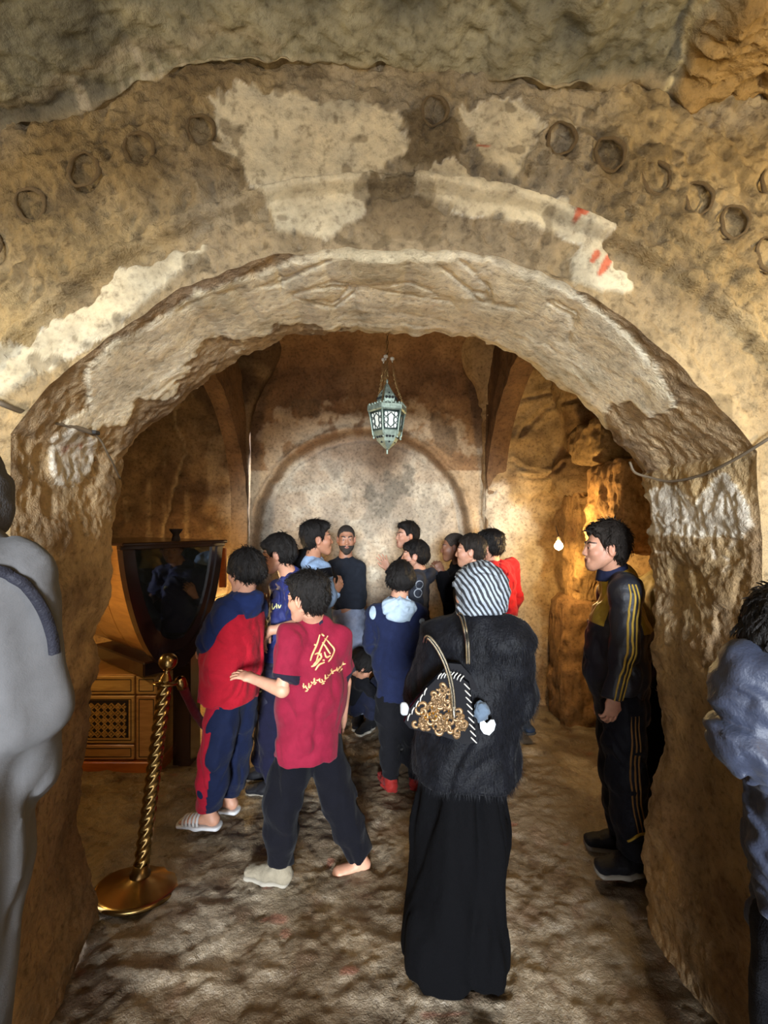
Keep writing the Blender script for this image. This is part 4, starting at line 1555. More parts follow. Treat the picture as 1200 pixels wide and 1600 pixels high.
def trousers(J, r=(.115, .092, .072, .058), crotch=0.0, hem=.02, side=None, top=.05, loose=1.0, wide=(.155, .105)):
    """pelvis block and two legs"""
    k = J['k']; s = SDF(); R = J['R']; sd = R[:, 0]
    up = nrm(J['belly'] - J['pelvis'])
    s.ecap(J['pelvis'] - up * .02 * k, J['pelvis'] + up * (top + .03) * k, (wide[0] * k, wide[1] * k), ((wide[0] - .015) * k, (wide[1] - .01) * k), sd, .05)
    for e in 'lr':
        m = (J[e + 'hip'] + J[e + 'knee']) / 2
        s.chain([J[e + 'hip'], m, J[e + 'knee'], (J[e + 'knee'] + J[e + 'ank']) / 2, J[e + 'ank'] + V(0, 0, hem)],
                [q * k * loose for q in (r[0], (r[0] + r[1]) / 2, r[1], (r[1] + r[2]) / 2 + .006, r[2])], .035, e + 'leg',
                (J[e + 'ank'] + V(0, 0, hem) + nrm(J[e + 'ank'] - J[e + 'knee']) * .01, J[e + 'ank'] - J[e + 'knee']))
    return s


def jacket(J, hem=.86, rt=(.175, .125), rw=(.165, .12), rs=(.062, .055, .045), sleeve=1.0, k_=.05, neck=True, shoulder=.075, belly=.0, hemdir=None, cut_sl=True, hemk=.01):
    """torso and sleeves; sleeve 1 = to the wrist, .5 = to the elbow"""
    k = J['k']; s = SDF(); R = J['R']; sd = R[:, 0]; fw = R[:, 1]
    up = nrm(J['chest'] - J['pelvis'])
    zl = J['pelvis'] - up * (.94 - hem) * k
    s.ecap(zl - up * .06 * k, J['belly'], (rw[0] * k, rw[1] * k), ((rw[0] + .0) * k, (rw[1] + belly) * k), sd, .06, tg='torso')
    s.ecap(J['belly'], J['chest'] + up * .01 * k, (rw[0] * k, (rw[1] + belly) * k), (rt[0] * k, rt[1] * k), sd, .06, tg='torso')
    s.cone(J['chest'] + up * .02 * k, J['neck'], .11 * k, .075 * k, .08, tg='torso')
    for e in 'lr':
        s.cone(J['neck'], J[e + 'sho'], .062 * k, shoulder * k, .06, tg='torso')
        if sleeve > .55:
            w = J[e + 'elb'] + (J[e + 'wri'] - J[e + 'elb']) * (sleeve - .5) * 2
            s.chain([J[e + 'sho'], J[e + 'elb'], w], [rs[0] * k * 1.1, rs[1] * k, rs[2] * k], .03, tg=e + 'arm', cut=(w + nrm(w - J[e + 'elb']) * .008, w - J[e + 'elb']))
        else:
            w = J[e + 'sho'] + (J[e + 'elb'] - J[e + 'sho']) * sleeve * 2
            s.chain([J[e + 'sho'], w], [rs[0] * k * 1.12, rs[1] * k], .03, tg=e + 'arm', cut=(w, w - J[e + 'sho']))
    s.cut(zl, -up, zl - .34 * k, zl + V(.34, .34, .06) * k, hemk)
    return s


def arm_minus_torso(sd):
    def fn(P):
        a = np.minimum(sd.ev(P, 'larm'), sd.ev(P, 'rarm'))
        return sd.ev(P, 'torso') - a
    return fn


def project_strokes(sd, strokes, org, U, W, look, w, th, mat, name, parent, off=.6):
    """strokes in plane coordinates (u,w metres) pushed along `look` onto the cloth"""
    m = MB(); c = 0
    for st in strokes:
        wd = w
        if isinstance(st, tuple): st, wd = st
        pts = bez([V(q[0], q[1], 0) for q in st], 5) if len(st) > 2 else [V(*st[0], 0), V(*((np.array(st[0]) + np.array(st[1])) / 2), 0), V(*st[1], 0)]
        P, N = [], []
        for q in pts:
            o = org + U * q[0] + W * q[1] - look * off
            h_ = sd.hit(o, look, off * 3)
            if h_ is None: continue
            P.append(h_[0] + h_[1] * .0015); N.append(h_[1])
        if len(P) > 1:
            n = len(P)
            ww = [wd * (.55 + .45 * math.sin(math.pi * (i + .6) / (n + .2))) for i in range(n)]
            m.ribbon(P, N, ww, th); c += 1
    return m.build(name, mat, parent, True) if c else None
# ================================================================= PEOPLE
def t_():
    pass


SOLE_W = plain('sole_white', srgb(128, 122, 110), .8)
SOLE_D = plain('sole_dark', srgb(40, 38, 36), .8)
BLACKC = cloth('black_cotton', srgb(18, 18, 22), sheen=.15)
NAVY_T = cloth('navy_trouser', srgb(11, 11, 19), sheen=.2)
SHOE_D = cloth('dark_shoe', srgb(30, 30, 34), rough=.6)

# --- youth in yellow and navy tracksuit beside the right jamb
J = skel((1.15, 2.32), 1.78, 88, sw=.95)
J['head'] = px(944, 856, 2.30); J['nape'] = px(957, 893, 2.33); J['neck'] = px(965, 905, 2.34)
J['chest'] = px(966, 985, 2.34); J['belly'] = px(962, 1050, 2.33); J['pelvis'] = px(972, 1095, 2.34)
J['lsho'] = px(978, 925, 2.18); J['lelb'] = px(976, 1015, 2.14); J['lwri'] = px(958, 1090, 2.14)
J['rsho'] = px(958, 925, 2.50); J['relb'] = px(952, 1015, 2.54); J['rwri'] = px(940, 1085, 2.52)
J['lhip'] = px(975, 1100, 2.25); J['lknee'] = px(977, 1215, 2.22); J['lank'] = px(994, 1334, 2.22)
J['rhip'] = px(962, 1100, 2.42); J['rknee'] = px(965, 1205, 2.42); J['rank'] = px(975, 1300, 2.42)
p = Person('youth in yellow and navy striped tracksuit beside the right jamb', J, skin=SKIN_A)
p.core()
p.head(84, 2, scale=.97, style='side', hairmat=HAIR_B, seed=3)
p.hand('l', (-.15, -.05, -1), (.2, -1, 0), 1.0, .42, .06, -1, .35)
p.hand('r', (-.1, 0, -1), (.2, 1, 0), 1.0, .42, .06, 1, .35)
p.body()
YEL = srgb(196, 160, 44)
trk = cloth('tracksuit_navy_yellow', srgb(26, 28, 38), [('yoke', YEL)], .5, .001, 300, .2, .45)
jk = jacket(J, .86, (.155, .125), (.15, .12), (.07, .06, .046))
jk.cone(J['chest'], J['belly'], .14, .15, .05, tg='torso')


def yoke(P):
    z = P[:, 2]; x = P[:, 0]
    lim = J['chest'][2] + .015 + .25 * np.maximum(J['chest'][0] - .02 - x, 0)
    da = np.full(len(P), 1.0)
    for e in 'lr':
        a0 = J[e + 'sho'] + V(.0, (J['neck'][1] - J[e + 'sho'][1]) * .05, .03); ab = J[e + 'elb'] - a0
        t = np.clip(((P - a0) @ ab) / (ab @ ab), 0, 1)
        da = np.minimum(da, np.linalg.norm(P - a0 - t[:, None] * ab, axis=1) - (.092 + .02 * t))
    return np.minimum(z - lim, da)


jo = p.garment('track_jacket', jk, .0075, trk, folds(.006, 10, (1, 1, .7), 1), {'yoke': yoke})
M_COLL = cloth('collar_navy', srgb(40, 46, 74), sheen=.2)
cl = SDF(); cl.cone(J['nape'] + V(0.006, 0, -.03), J['nape'] + V(.0, 0, .030), .086, .070, .01)
cl.cutat(J['nape'] + V(0, 0, .030), V(-.3, 0, 1), .13, .003); cl.cutat(J['nape'] + V(0, 0, -.028), V(.3, 0, -1), .13, .003)
p.garment('collar', cl, .006, M_COLL, folds(.001, 20), parent=jo)
M_YST = cloth('yellow_stripe', srgb(206, 170, 70), rough=.5)
look = V(0, 1, 0)
for off in (-.021, 0, .021):
    pts = [J['lsho'] + V(off * .7 - .005, 0, .045), J['lsho'] + V(off, 0, -.04), (J['lsho'] + J['lelb']) / 2 + V(off, 0, 0), J['lelb'] + V(off, 0, 0), (J['lelb'] + J['lwri']) / 2 + V(off, 0, -.02), J['lwri'] + V(off * .9 + .006, 0, .0)]
    st = [(q[0], q[2]) for q in pts]
    project_strokes(jk, [(st, .011)], V(0, J['lelb'][1], 0), V(1, 0, 0), V(0, 0, 1), look, .011, .0015, M_YST, 'sleeve_stripe', jo)
tr = trousers(J, (.105, .088, .085, .078), wide=(.13, .12))
to = p.garment('track_trousers', tr, .008, cloth('trackpants_navy', srgb(24, 26, 34), sheen=.2, rough=.6), folds(.006, 9, (1, 1, .8), 2))
M_RST = cloth('dull_gold_stripe', srgb(150, 110, 60), rough=.6)
for off in (-.02, 0, .02):
    pts = [J['lhip'] + V(off + .0, 0, -.02), (J['lhip'] + J['lknee']) / 2 + V(off, 0, 0), J['lknee'] + V(off, 0, 0), J['lknee'] * .45 + J['lank'] * .55 + V(off, 0, 0)]
    project_strokes(tr, [([(q[0], q[2]) for q in pts], .009)], V(0, J['lknee'][1], 0), V(1, 0, 0), V(0, 0, 1), look, .009, .0015, M_RST, 'leg_stripe', to)
st = J['lknee'] * .42 + J['lank'] * .58
project_strokes(tr, [([(st[0] - .055, st[2] - .05), (st[0] - .02, st[2]), (st[0] + .02, st[2] + .0), (st[0] + .06, st[2] - .045)], .016)], V(0, J['lknee'][1], 0), V(1, 0, 0), V(0, 0, 1), look, .016, .002, M_YST, 'leg_trim', to)
p.shoe('l', (-1, -.06), SHOE_D, SOLE_W, 1.1, 'sneaker')
p.shoe('r', (-1, .1), SHOE_D, SOLE_W, 1.1, 'sneaker')

# --- woman in zebra headscarf
J = skel((.315, 1.86), 1.58, 30, sw=1.05)
J['head'] = px(748, 925, 1.84); J['nape'] = px(752, 960, 1.86); J['neck'] = px(748, 978, 1.86)
J['chest'] = px(738, 1050, 1.88); J['belly'] = px(730, 1120, 1.88); J['pelvis'] = px(725, 1190, 1.88)
J['lsho'] = px(690, 1000, 1.92); J['lelb'] = px(662, 1085, 1.98); J['lwri'] = px(680, 1120, 2.12)
J['rsho'] = px(795, 1003, 1.80); J['relb'] = px(806, 1085, 1.86); J['rwri'] = px(770, 1115, 2.08)
for q_, x_ in (('lhip', .29), ('rhip', .36), ('lknee', .28), ('rknee', .35), ('lank', .26), ('rank', .34)): J[q_] = V(x_, 1.88, J[q_][2])
p = Person('woman in zebra-print headscarf, black fur jacket and long black skirt', J, skin=SKIN_A)
p.core()
p.head(52, 0, scale=.96, hair=False)
p.hand('l', (.3, 1, .2), (0, -.3, 1), .9, .5, .06, 1, .4)
p.hand('r', (-.5, 1, .1), (0, -.3, 1), .9, .5, .06, -1, .4)
p.body()
fur = cloth('black_fur', srgb(14, 15, 20), (), .6, .002, 130, .2, .10, .35)
jk = SDF()
k = J['k']; sdv = nrm(V(.9, -.25, 0))
jk.ecap(px(726, 1192, 1.88), px(734, 1090, 1.88), (.228, .20), (.208, .165), sdv, .06, tg='torso')
jk.ecap(px(734, 1090, 1.88), px(744, 1015, 1.87), (.205, .16), (.175, .125), sdv, .07, tg='torso')
jk.cone(px(744, 1015, 1.87), px(750, 968, 1.86), .12, .085, .08, tg='torso')
for e in 'lr':
    jk.cone(px(750, 985, 1.86), J[e + 'sho'], .09, .095, .06, tg='torso')
    jk.chain([J[e + 'sho'], J[e + 'elb'], J[e + 'wri']], [.095, .082, .062], .05, tg=e + 'arm')
zl = px(726, 1205, 1.88)
jk.cut(zl, (0, 0, -1), zl - .4, zl + V(.4, .4, .05), .015)
jo = p.garment('fur_jacket', jk, .008, fur, lambda P: folds(.007, 6, (1, 1, .6), 5)(P) + .0015 * fbm(P[:, 0], P[:, 1], P[:, 2] * .3, 38, 3))
# fur tufts
rs = np.random.RandomState(3)
me = jo.data
co = np.empty(len(me.vertices) * 3); me.vertices.foreach_get('co', co); co = co.reshape(-1, 3)
no = np.empty(len(me.vertices) * 3); me.vertices.foreach_get('normal', no); no = no.reshape(-1, 3)
pick = rs.choice(len(co), 16000)
b0 = co[pick] + rs.normal(0, .002, (len(pick), 3)); nn = no[pick]
dn = nn * .28 + V(0, 0, -1) * .8 + rs.normal(0, .13, (len(pick), 3)); dn /= np.linalg.norm(dn, axis=1)[:, None]
sd_ = np.cross(dn, nn); sd_ /= np.linalg.norm(sd_, axis=1)[:, None] + 1e-9
L = rs.uniform(.018, .034, (len(pick), 1))
vv = np.stack([b0 - sd_ * .0011, b0 + sd_ * .0011, b0 + dn * L], 1).reshape(-1, 3)
fo = obj('fur', mk_mesh('fur', vv, np.arange(len(vv)).reshape(-1, 3), True), fur, jo); fo['kind'] = 'stuff'
# skirt
sk = SDF()
sk.ecap(px(722, 1195, 1.88), px(718, 1300, 1.87), (.185, .15), (.20, .16), sdv, .05)
sk.ecap(px(718, 1300, 1.87), px(705, 1480, 1.80), (.20, .16), (.225, .18), sdv, .06)
sk.cone(px(655, 1440, 1.76), px(665, 1480, 1.72), .05, .055, .08)
hz_ = V(.27, 1.80, .015)
sk.cut(hz_, (0, 0, -1), hz_ - .5, hz_ + V(.5, .5, .05), .01)
p.garment('long_skirt', sk, .012, cloth('black_skirt', srgb(8, 8, 10), sheen=.0, var=.05, spec=.06), folds(.016, 5, (1.6, 1.6, .22), 7, .001))
# headscarf
c = px(750, 920, 1.85)
sc_ = SDF(); R = rotm(52, 0, 0)
sc_.ell(c + V(.004, .0, .008), (.108, .118, .112), R, k=0)
sc_.cone(c + V(.012, -.01, -.05), c + V(.008, 0, -.085), .098, .105, .05)
sc_.ell(c + R @ V(0, .10, -.02), (.052, .06, .082), R, k=.02, mode='s')
sc_.cut(c + V(0, 0, -.098), (0, .0, -1), c - .3, c + V(.3, .3, -.06), .01)
T = NT('zebra_scarf')
v = T.coord((1, 1, 1), (.35, .5, .2))
w = T.n('ShaderNodeTexWave', wave_type='BANDS', bands_direction='X'); T.l(v, w.inputs[0])
w.inputs['Scale'].default_value = 17; w.inputs['Distortion'].default_value = 8.0; w.inputs['Detail'].default_value = 2.0; w.inputs['Detail Scale'].default_value = .45
nz_ = T.noise(v, 190, 3, .7)
wb = T.math('ADD', w.outputs[1] if len(w.outputs) > 1 else w.outputs[0], T.math('MULTIPLY', T.math('SUBTRACT', nz_, .5), .55))
T.l(T.ramp(wb, [(.44, srgb(22, 25, 32)), (.53, srgb(122, 130, 138))]), T.b.inputs['Base Color'])
T.b.inputs['Roughness'].default_value = .8
T.l(T.bump(T.noise(v, 120, 3, .6), .003), T.b.inputs['Normal'])
p.garment('headscarf', sc_, .006, T.m, folds(.006, 13, (.6, 1.2, 1.4), 3))
WOMAN = p; WJ = J; W_JK = jk

# --- boy in maroon polo
J = skel((-.40, 2.24), 1.50, 38, sw=1.0)
Y0 = 2.24
J['head'] = px(479, 935, 2.17); J['nape'] = px(489, 968, Y0); J['neck'] = px(491, 980, Y0)
J['chest'] = px(490, 1030, Y0); J['belly'] = px(487, 1085, Y0); J['pelvis'] = px(483, 1135, Y0)
J['lsho'] = px(455, 1000, 2.14); J['lelb'] = px(441, 1078, 2.08); J['lwri'] = px(395, 1060, 2.18)
J['rsho'] = px(525, 1000, 2.28); J['relb'] = px(539, 1065, 2.36); J['rwri'] = px(536, 1125, 2.5)
J['lhip'] = px(462, 1155, 2.25); J['lknee'] = px(442, 1255, 2.18); J['lank'] = px(437, 1352, 2.19)
J['rhip'] = px(508, 1150, 2.28); J['rknee'] = px(528, 1245, 2.28); J['rank'] = px(562, 1338, 2.30)
p = Person('boy in maroon polo shirt with gold calligraphy on its back', J, skin=SKIN_A)
p.core()
p.head(62, -3, scale=.93, style='thick', hairmat=HAIR, seed=5)
p.hand('l', (-1, .35, .18), (.1, -.3, 1), .88, .2, .12, 1, True, (.036, .026))
p.hand('r', (-.1, .5, -1), (1, .2, 0), .88, .4, .08, -1, True, (.035, .026))
MAR = srgb(140, 26, 52)
polo = cloth('maroon_polo', MAR, [('cuff', srgb(34, 28, 44))], .8, .0012, 420, .3)
jk = jacket(J, .78, (.185, .145), (.198, .165), (.078, .074, .05), .40, belly=.0)


def cuff(P):
    d = []
    for e in 'lr':
        w = J[e + 'sho'] + (J[e + 'elb'] - J[e + 'sho']) * .8; n = nrm(J[e + 'elb'] - J[e + 'sho'])
        q = np.minimum((P - w) @ n + .026, .02 - (P - w) @ n)
        d.append(np.where(jk.ev(P, e + 'arm') < .016, q, -1))
    return np.maximum(*d)


po = p.garment('polo_shirt', jk, .0075, polo, folds(.007, 8, (1, 1, .6), 4), {'cuff': cuff})
cl = SDF(); n_ = J['nape']
cl.cone(n_ + V(-.0, 0, -.028), n_ + V(-.012, .01, .012), .075, .064, .01)
cl.cutat(n_ + V(-.012, 0, .014), V(-.25, .1, 1), .13, .003)
p.garment('collar', cl, .006, cloth('collar_dark', srgb(44, 40, 62)), folds(.001, 20), parent=po)
GOLD = plain('gold_print', srgb(196, 152, 104), .5, .15, var=.15, vscale=40)
S2 = lambda L: [((a - 510) * Y0 / F_PX, -(b - 1010) * Y0 / F_PX) for a, b in L]
EMB = [[(514, 990), (508, 1000), (503, 1012), (500, 1022)], [(503, 986), (500, 998), (494, 1012), (492, 1020)], [(510, 992), (518, 1002), (524, 1011), (521, 1020), (516, 1026)],
       [(507, 997), (514, 1006), (519, 1014)], [(497, 1012), (503, 1011), (507, 1017), (501, 1021), (496, 1026)], [(493, 1028), (499, 1026), (506, 1019)], [(511, 1010), (514, 1018), (519, 1017)],
       [(499, 1034), (504, 1027), (511, 1025)], [(502, 1014), (507, 1012)], [(508, 1021), (511, 1022)], [(495, 999), (498, 1000)], [(505, 985), (509, 989)]]
project_strokes(jk, [(S2(q), .0095) for q in EMB], V((510 - 600) * Y0 / F_PX, Y0, CAM_H - (1010 - HOR) * Y0 / F_PX), V(1, 0, 0), V(0, 0, 1), V(0, 1, 0), .009, .0015, GOLD, 'calligraphy_emblem', po)
LET = []
rl = random.Random(4)
for i in range(15):
    x = 482 + i * 3.75; y = 1056 - (x - 482) * .33 + 2.5 * math.sin(i * 1.1)
    LET.append([(x, y + rl.uniform(-4, 0)), (x + 2.2, y + rl.uniform(-1, 2)), (x + 4.8, y + rl.uniform(-4, 3))])
    if i % 2 == 0: LET.append([(x + 1, y - 5 + rl.uniform(-1, 1)), (x + 1.6, y + 1)])
    if i % 3 == 1: LET.append([(x, y + 4), (x + 3.5, y + 3.5)])
project_strokes(jk, [(S2(q), .0075) for q in LET], V((510 - 600) * Y0 / F_PX, Y0, CAM_H - (1010 - HOR) * Y0 / F_PX), V(1, 0, 0), V(0, 0, 1), V(0, 1, 0), .005, .0012, GOLD, 'calligraphy_line', po)
tr = trousers(J, (.104, .10, .080, .066), wide=(.15, .11))
p.garment('trousers', tr, .009, NAVY_T, folds(.008, 8, (1, 1, .6), 8))
p.foot('r', (-.9, -.25), .9)
p.body()
p.shoe('l', (-.85, .2), cloth('grey_canvas', srgb(150, 140, 118)), SOLE_W, .98, 'canvas_shoe')

# --- boy in red and navy tracksuit at the rope
J = skel((-.86, 2.52), 1.60, 55)
Y0 = 2.5
J['head'] = px(382, 893, 2.46); J['nape'] = px(383, 925, 2.50); J['neck'] = px(383, 938, 2.50)
J['chest'] = px(370, 985, 2.50); J['belly'] = px(362, 1030, 2.50); J['pelvis'] = px(363, 1065, 2.50)
J['lsho'] = px(352, 955, 2.42); J['lelb'] = px(328, 1000, 2.42); J['lwri'] = px(318, 1018, 2.62)
J['rsho'] = px(398, 952, 2.62); J['relb'] = px(388, 1010, 2.76); J['rwri'] = px(350, 1020, 2.82)
J['lhip'] = px(352, 1085, 2.46); J['lknee'] = px(338, 1175, 2.44); J['lank'] = px(327, 1266, 2.49)
J['rhip'] = px(378, 1085, 2.58); J['rknee'] = px(370, 1165, 2.62); J['rank'] = px(358, 1243, 2.70)
p = Person('boy in red and navy tracksuit with white slides at the rope', J, skin=SKIN_A)
p.core()
p.head(66, -6, scale=.92, style='bowl', hairmat=HAIR, seed=7)
p.hand('l', (-.6, .9, -.2), (0, -.3, 1), .88, .5, .06, 1, .5)
p.hand('r', (-.9, .3, -.2), (0, -.3, 1), .88, .5, .06, -1, .5)
p.foot('l', (-1, .12), .95); p.foot('r', (-1, .25), .9)
p.body()
NAV = srgb(30, 44, 86); RED = srgb(186, 26, 44)
jk = jacket(J, .84, (.175, .135), (.19, .155), (.074, .07, .05), 1.0)
m_ = cloth('hoodie_red_navy', RED, [('navy', NAV)], .85, .002, 300, .35)
atm = arm_minus_torso(jk)
jo = p.garment('hooded_jacket', jk, .008, m_, folds(.007, 8, (1, 1, .7), 11),
               {'navy': lambda P: np.maximum(atm(P) + .012, (P[:, 2] - (J['neck'][2] - .055 - .35 * np.abs((P[:, 0] - J['neck'][0]) * .6))) * .8)})
hd = SDF(); n_ = J['neck']
hd.ell(n_ + V(.045, -.035, .0), (.085, .06, .06), rotm(55, 20), k=0)
hd.ell(n_ + V(.055, -.05, -.045), (.06, .045, .055), rotm(55, 20), k=.04)
hd.ell(n_ + V(-.01, .0, .02), (.085, .085, .035), k=.04)
p.garment('hood', hd, .007, cloth('hood_navy', NAV, sheen=.3), folds(.008, 11, seed=2), parent=jo)
tr = trousers(J, (.110, .095, .082, .074), wide=(.15, .12), hem=.03)


def stripe(P):
    d = np.full(len(P), -1.0)
    a, b_, c_ = J['lhip'], J['lknee'], J['lank']
    x = np.interp(P[:, 2], [c_[2], b_[2], a[2]], [c_[0], b_[0], a[0]])
    y = np.interp(P[:, 2], [c_[2], b_[2], a[2]], [c_[1], b_[1], a[1]])
    return np.where(P[:, 0] < x + .01, .046 - np.abs(P[:, 1] - y + .045), -1) * (tr.ev(P, 'lleg') < .06) - 1e-4


p.garment('track_trousers', tr, .0075, cloth('trackpants_navy_red', srgb(22, 32, 62), [('red', srgb(172, 24, 46))], .8, .0015, 300, .3), folds(.007, 8, (1, 1, .6), 12), {'red': stripe})
SLIDE = plain('white_slide', srgb(188, 188, 188), .5)
for e, d, sc in (('l', (-1, .12), 1.0), ('r', (-1, .25), .95)):
    a = J[e + 'ank']; d = nrm(V(d[0], d[1], 0)); sd = V(d[1], -d[0], 0); z0 = a[2] - .085
    W = lambda x, y, z: V(a[0], a[1], z0) + d * x * sc + sd * y * sc + V(0, 0, z)
    q = SDF()
    q.ecap(W(-.05, 0, .005), W(.06, 0, .005), (.042, .022), (.045, .02), sd, .03); q.ecap(W(.06, 0, .005), W(.165, 0, .005), (.045, .02), (.047, .02), sd, .03)
    q.cut(W(0, 0, .014), (0, 0, 1), W(0, 0, 0) - .4, W(0, 0, 0) + .4, .004); q.cut(W(0, 0, -.012), (0, 0, -1), W(0, 0, 0) - .4, W(0, 0, 0) + .4, .004)
    so = p.garment('slide_sandal', q, .006, SLIDE)
    for i in range(5):
        x = .055 + .021 * i
        m = MB(); pts = []; nr = []
        for t in np.linspace(-1.5, 1.5, 9):
            pts.append(W(x + .012 * math.cos(t) - .01, .047 * math.sin(t), .014 + (.048 - .005 * i) * math.cos(t))); nr.append(sd * math.sin(t) + V(0, 0, 1) * math.cos(t))
        m.ribbon(pts, nr, .013, .004); m.build('strap', SLIDE, so, True)

# --- boy in blue sports jersey
J = skel((-.62, 2.92), 1.66, 82)
J['head'] = px(434, 866, 2.88); J['nape'] = px(450, 896, 2.92); J['neck'] = px(456, 905, 2.93)
J['chest'] = px(450, 960, 2.95); J['belly'] = px(440, 1020, 2.95); J['pelvis'] = px(434, 1068, 2.95)
J['lsho'] = px(466, 925, 2.80); J['lelb'] = px(470, 975, 2.72); J['lwri'] = px(421, 986, 2.70)
J['rsho'] = px(440, 922, 3.08); J['relb'] = px(432, 975, 3.14); J['rwri'] = px(418, 948, 3.06)
J['lhip'] = px(436, 1075, 2.88); J['lknee'] = px(425, 1150, 2.88); J['lank'] = px(428, 1222, 2.93)
J['rhip'] = px(430, 1075, 3.02); J['rknee'] = px(418, 1145, 3.02); J['rank'] = px(412, 1200, 3.08)
p = Person('boy in shiny blue sports jersey leaning left, forearm drooping', J, skin=SKIN_A)
p.core()
p.head(86, -8, scale=.95, style='mop', hairmat=HAIR, seed=9)
p.hand('l', (-.45, 0, -1), (-.9, 0, .45), .92, .3, .06, 1, True, (.042, .03))
p.hand('r', (-.5, -.5, .8), (-.5, .5, -.2), .9, .6, .06, -1, True, (.038, .028))
p.body()
jk = jacket(J, .78, (.165, .125), (.165, .13), (.085, .08, .05), .42)
po = p.garment('sports_jersey', jk, .008, cloth('jersey_blue', srgb(40, 48, 108), [('dk', srgb(26, 26, 48))], .65, .001, 300, .3, .25), folds(.010, 9, (1, 1, 1.2), 14), {'dk': lambda P: J['belly'][2] - .02 - P[:, 2]})
EMBL = plain('jersey_print', srgb(200, 196, 130), .6)
project_strokes(jk, [[(-.03, .01), (-.02, -.02), (-.005, .0)], [(0, .012), (.005, -.015)], [(.012, .01), (.02, -.012), (.03, .006)]], px(430, 948, 2.8), V(1, 0, 0), V(0, 0, 1), V(0, 1, 0), .008, .0015, EMBL, 'jersey_lettering', po)
p.garment('trousers', trousers(J, wide=(.14, .13)), .010, cloth('dark_navy_pants', srgb(26, 26, 48)), folds(.007, 8, seed=3))
for e in 'lr': p.shoe(e, (-1, .05), SHOE_D, SOLE_W, 1.0, 'sneaker', .008)

# --- youth in light blue top
J = skel((-.46, 3.25), 1.77, -78)
J['head'] = px(497, 842, 3.22); J['nape'] = px(488, 873, 3.25); J['neck'] = px(486, 882, 3.25)
J['chest'] = px(488, 925, 3.26); J['belly'] = px(490, 970, 3.26); J['pelvis'] = px(492, 1005, 3.26)
J['rsho'] = px(497, 892, 3.12); J['relb'] = px(508, 935, 3.08); J['rwri'] = px(522, 926, 3.16)
J['lsho'] = px(482, 890, 3.40); J['lelb'] = px(480, 940, 3.44); J['lwri'] = px(500, 950, 3.40)
p = Person('youth in light blue sweatshirt with black sleeve band, grinning to the right', J, skin=SKIN_B)
p.core()
p.head(-72, 4, scale=.97, style='thick', hairmat=HAIR, seed=11)
p.hand('r', (.6, .2, .8), (.6, -.6, -.2), .95, .5, .05, -1, .5, h=.005)
p.hand('l', (.8, .2, .3), (.6, .6, .2), .95, .5, .05, 1, .5, h=.005)
p.body()
LB = srgb(166, 194, 228)
jk = jacket(J, .84, (.165, .13), (.155, .125), (.078, .072, .05), 1.0)


def band_(P):
    a = jk.ev(P, 'rarm'); t = (P - J['rsho']) @ nrm(J['relb'] - J['rsho'])
    return np.where(a < .03, .032 - np.abs(t - .035), -1)


def lower_(P):
    a = jk.ev(P, 'rarm'); t = (P - J['rsho']) @ nrm(J['relb'] - J['rsho'])
    return np.where(a < .03, .004 - np.abs(t - .085), -1)


jo = p.garment('sweatshirt', jk, .008, cloth('light_blue_fleece', LB, [('band', srgb(26, 26, 32)), ('low', srgb(120, 150, 190))], .9, .002, 200, .3), folds(.007, 9, seed=6), {'band': band_, 'low': lower_})
hd = SDF(); hd.ell(J['neck'] + V(-.07, .0, .045), (.06, .09, .06), rotm(-78, 25), k=0); hd.ell(J['neck'] + V(-.055, 0, -.0), (.07, .1, .04), rotm(-78, 20), k=.04)
p.garment('hood', hd, .008, BLACKC, folds(.006, 11, seed=4), parent=jo, label='black hood behind the neck')
p.garment('trousers', trousers(J), .018, cloth('grey_blue_pants', srgb(120, 128, 150)), folds(.007, 8, seed=3))
for e in 'lr': p.shoe(e, (1, .05), SHOE_D, SOLE_W, 1.0, 'sneaker', .009)

# --- bearded man
J = skel((-.335, 3.98), 1.76, 172)
J['head'] = px(541, 842, 3.95); J['nape'] = px(540, 870, 3.98); J['neck'] = px(540, 880, 3.99)
J['lsho'] = px(558, 888, 3.97); J['rsho'] = px(522, 888, 4.0); J['chest'] = px(540, 912, 3.99); J['belly'] = px(541, 945, 3.99); J['pelvis'] = px(542, 970, 3.99)
J['lelb'] = px(563, 932, 4.02); J['lwri'] = px(556, 962, 3.95); J['relb'] = px(516, 932, 4.05); J['rwri'] = px(522, 955, 4.1)
p = Person('bearded man in black long-sleeved top and pale jeans by back wall', J, skin=SKIN_B)
p.core()
p.head(188, -3, scale=.98, style='crop', hairmat=HAIR_S, seed=13, beard=True)
p.hand('l', (-.1, 0, -1), (1, 0, 0), 1.0, .4, .05, 1, .3, h=.006)
p.hand('r', (.1, 0, -1), (-1, 0, 0), 1.0, .4, .05, -1, .3, h=.006)
p.body()
p.garment('long_sleeved_top', jacket(J, 1.06, (.18, .125), (.155, .115), (.068, .06, .045)), .009, cloth('charcoal_knit', srgb(38, 42, 50)), folds(.005, 9, (1, 1, .8), 3))
p.garment('jeans', trousers(J, (.11, .09, .075, .065)), .010, cloth('pale_jeans', srgb(156, 166, 188), (), .9, .002, 300, .1, .2, .2), folds(.007, 9, seed=5))
for e in 'lr': p.shoe(e, (0, -1), SHOE_D, SOLE_W, 1.05, 'sneaker', .009)

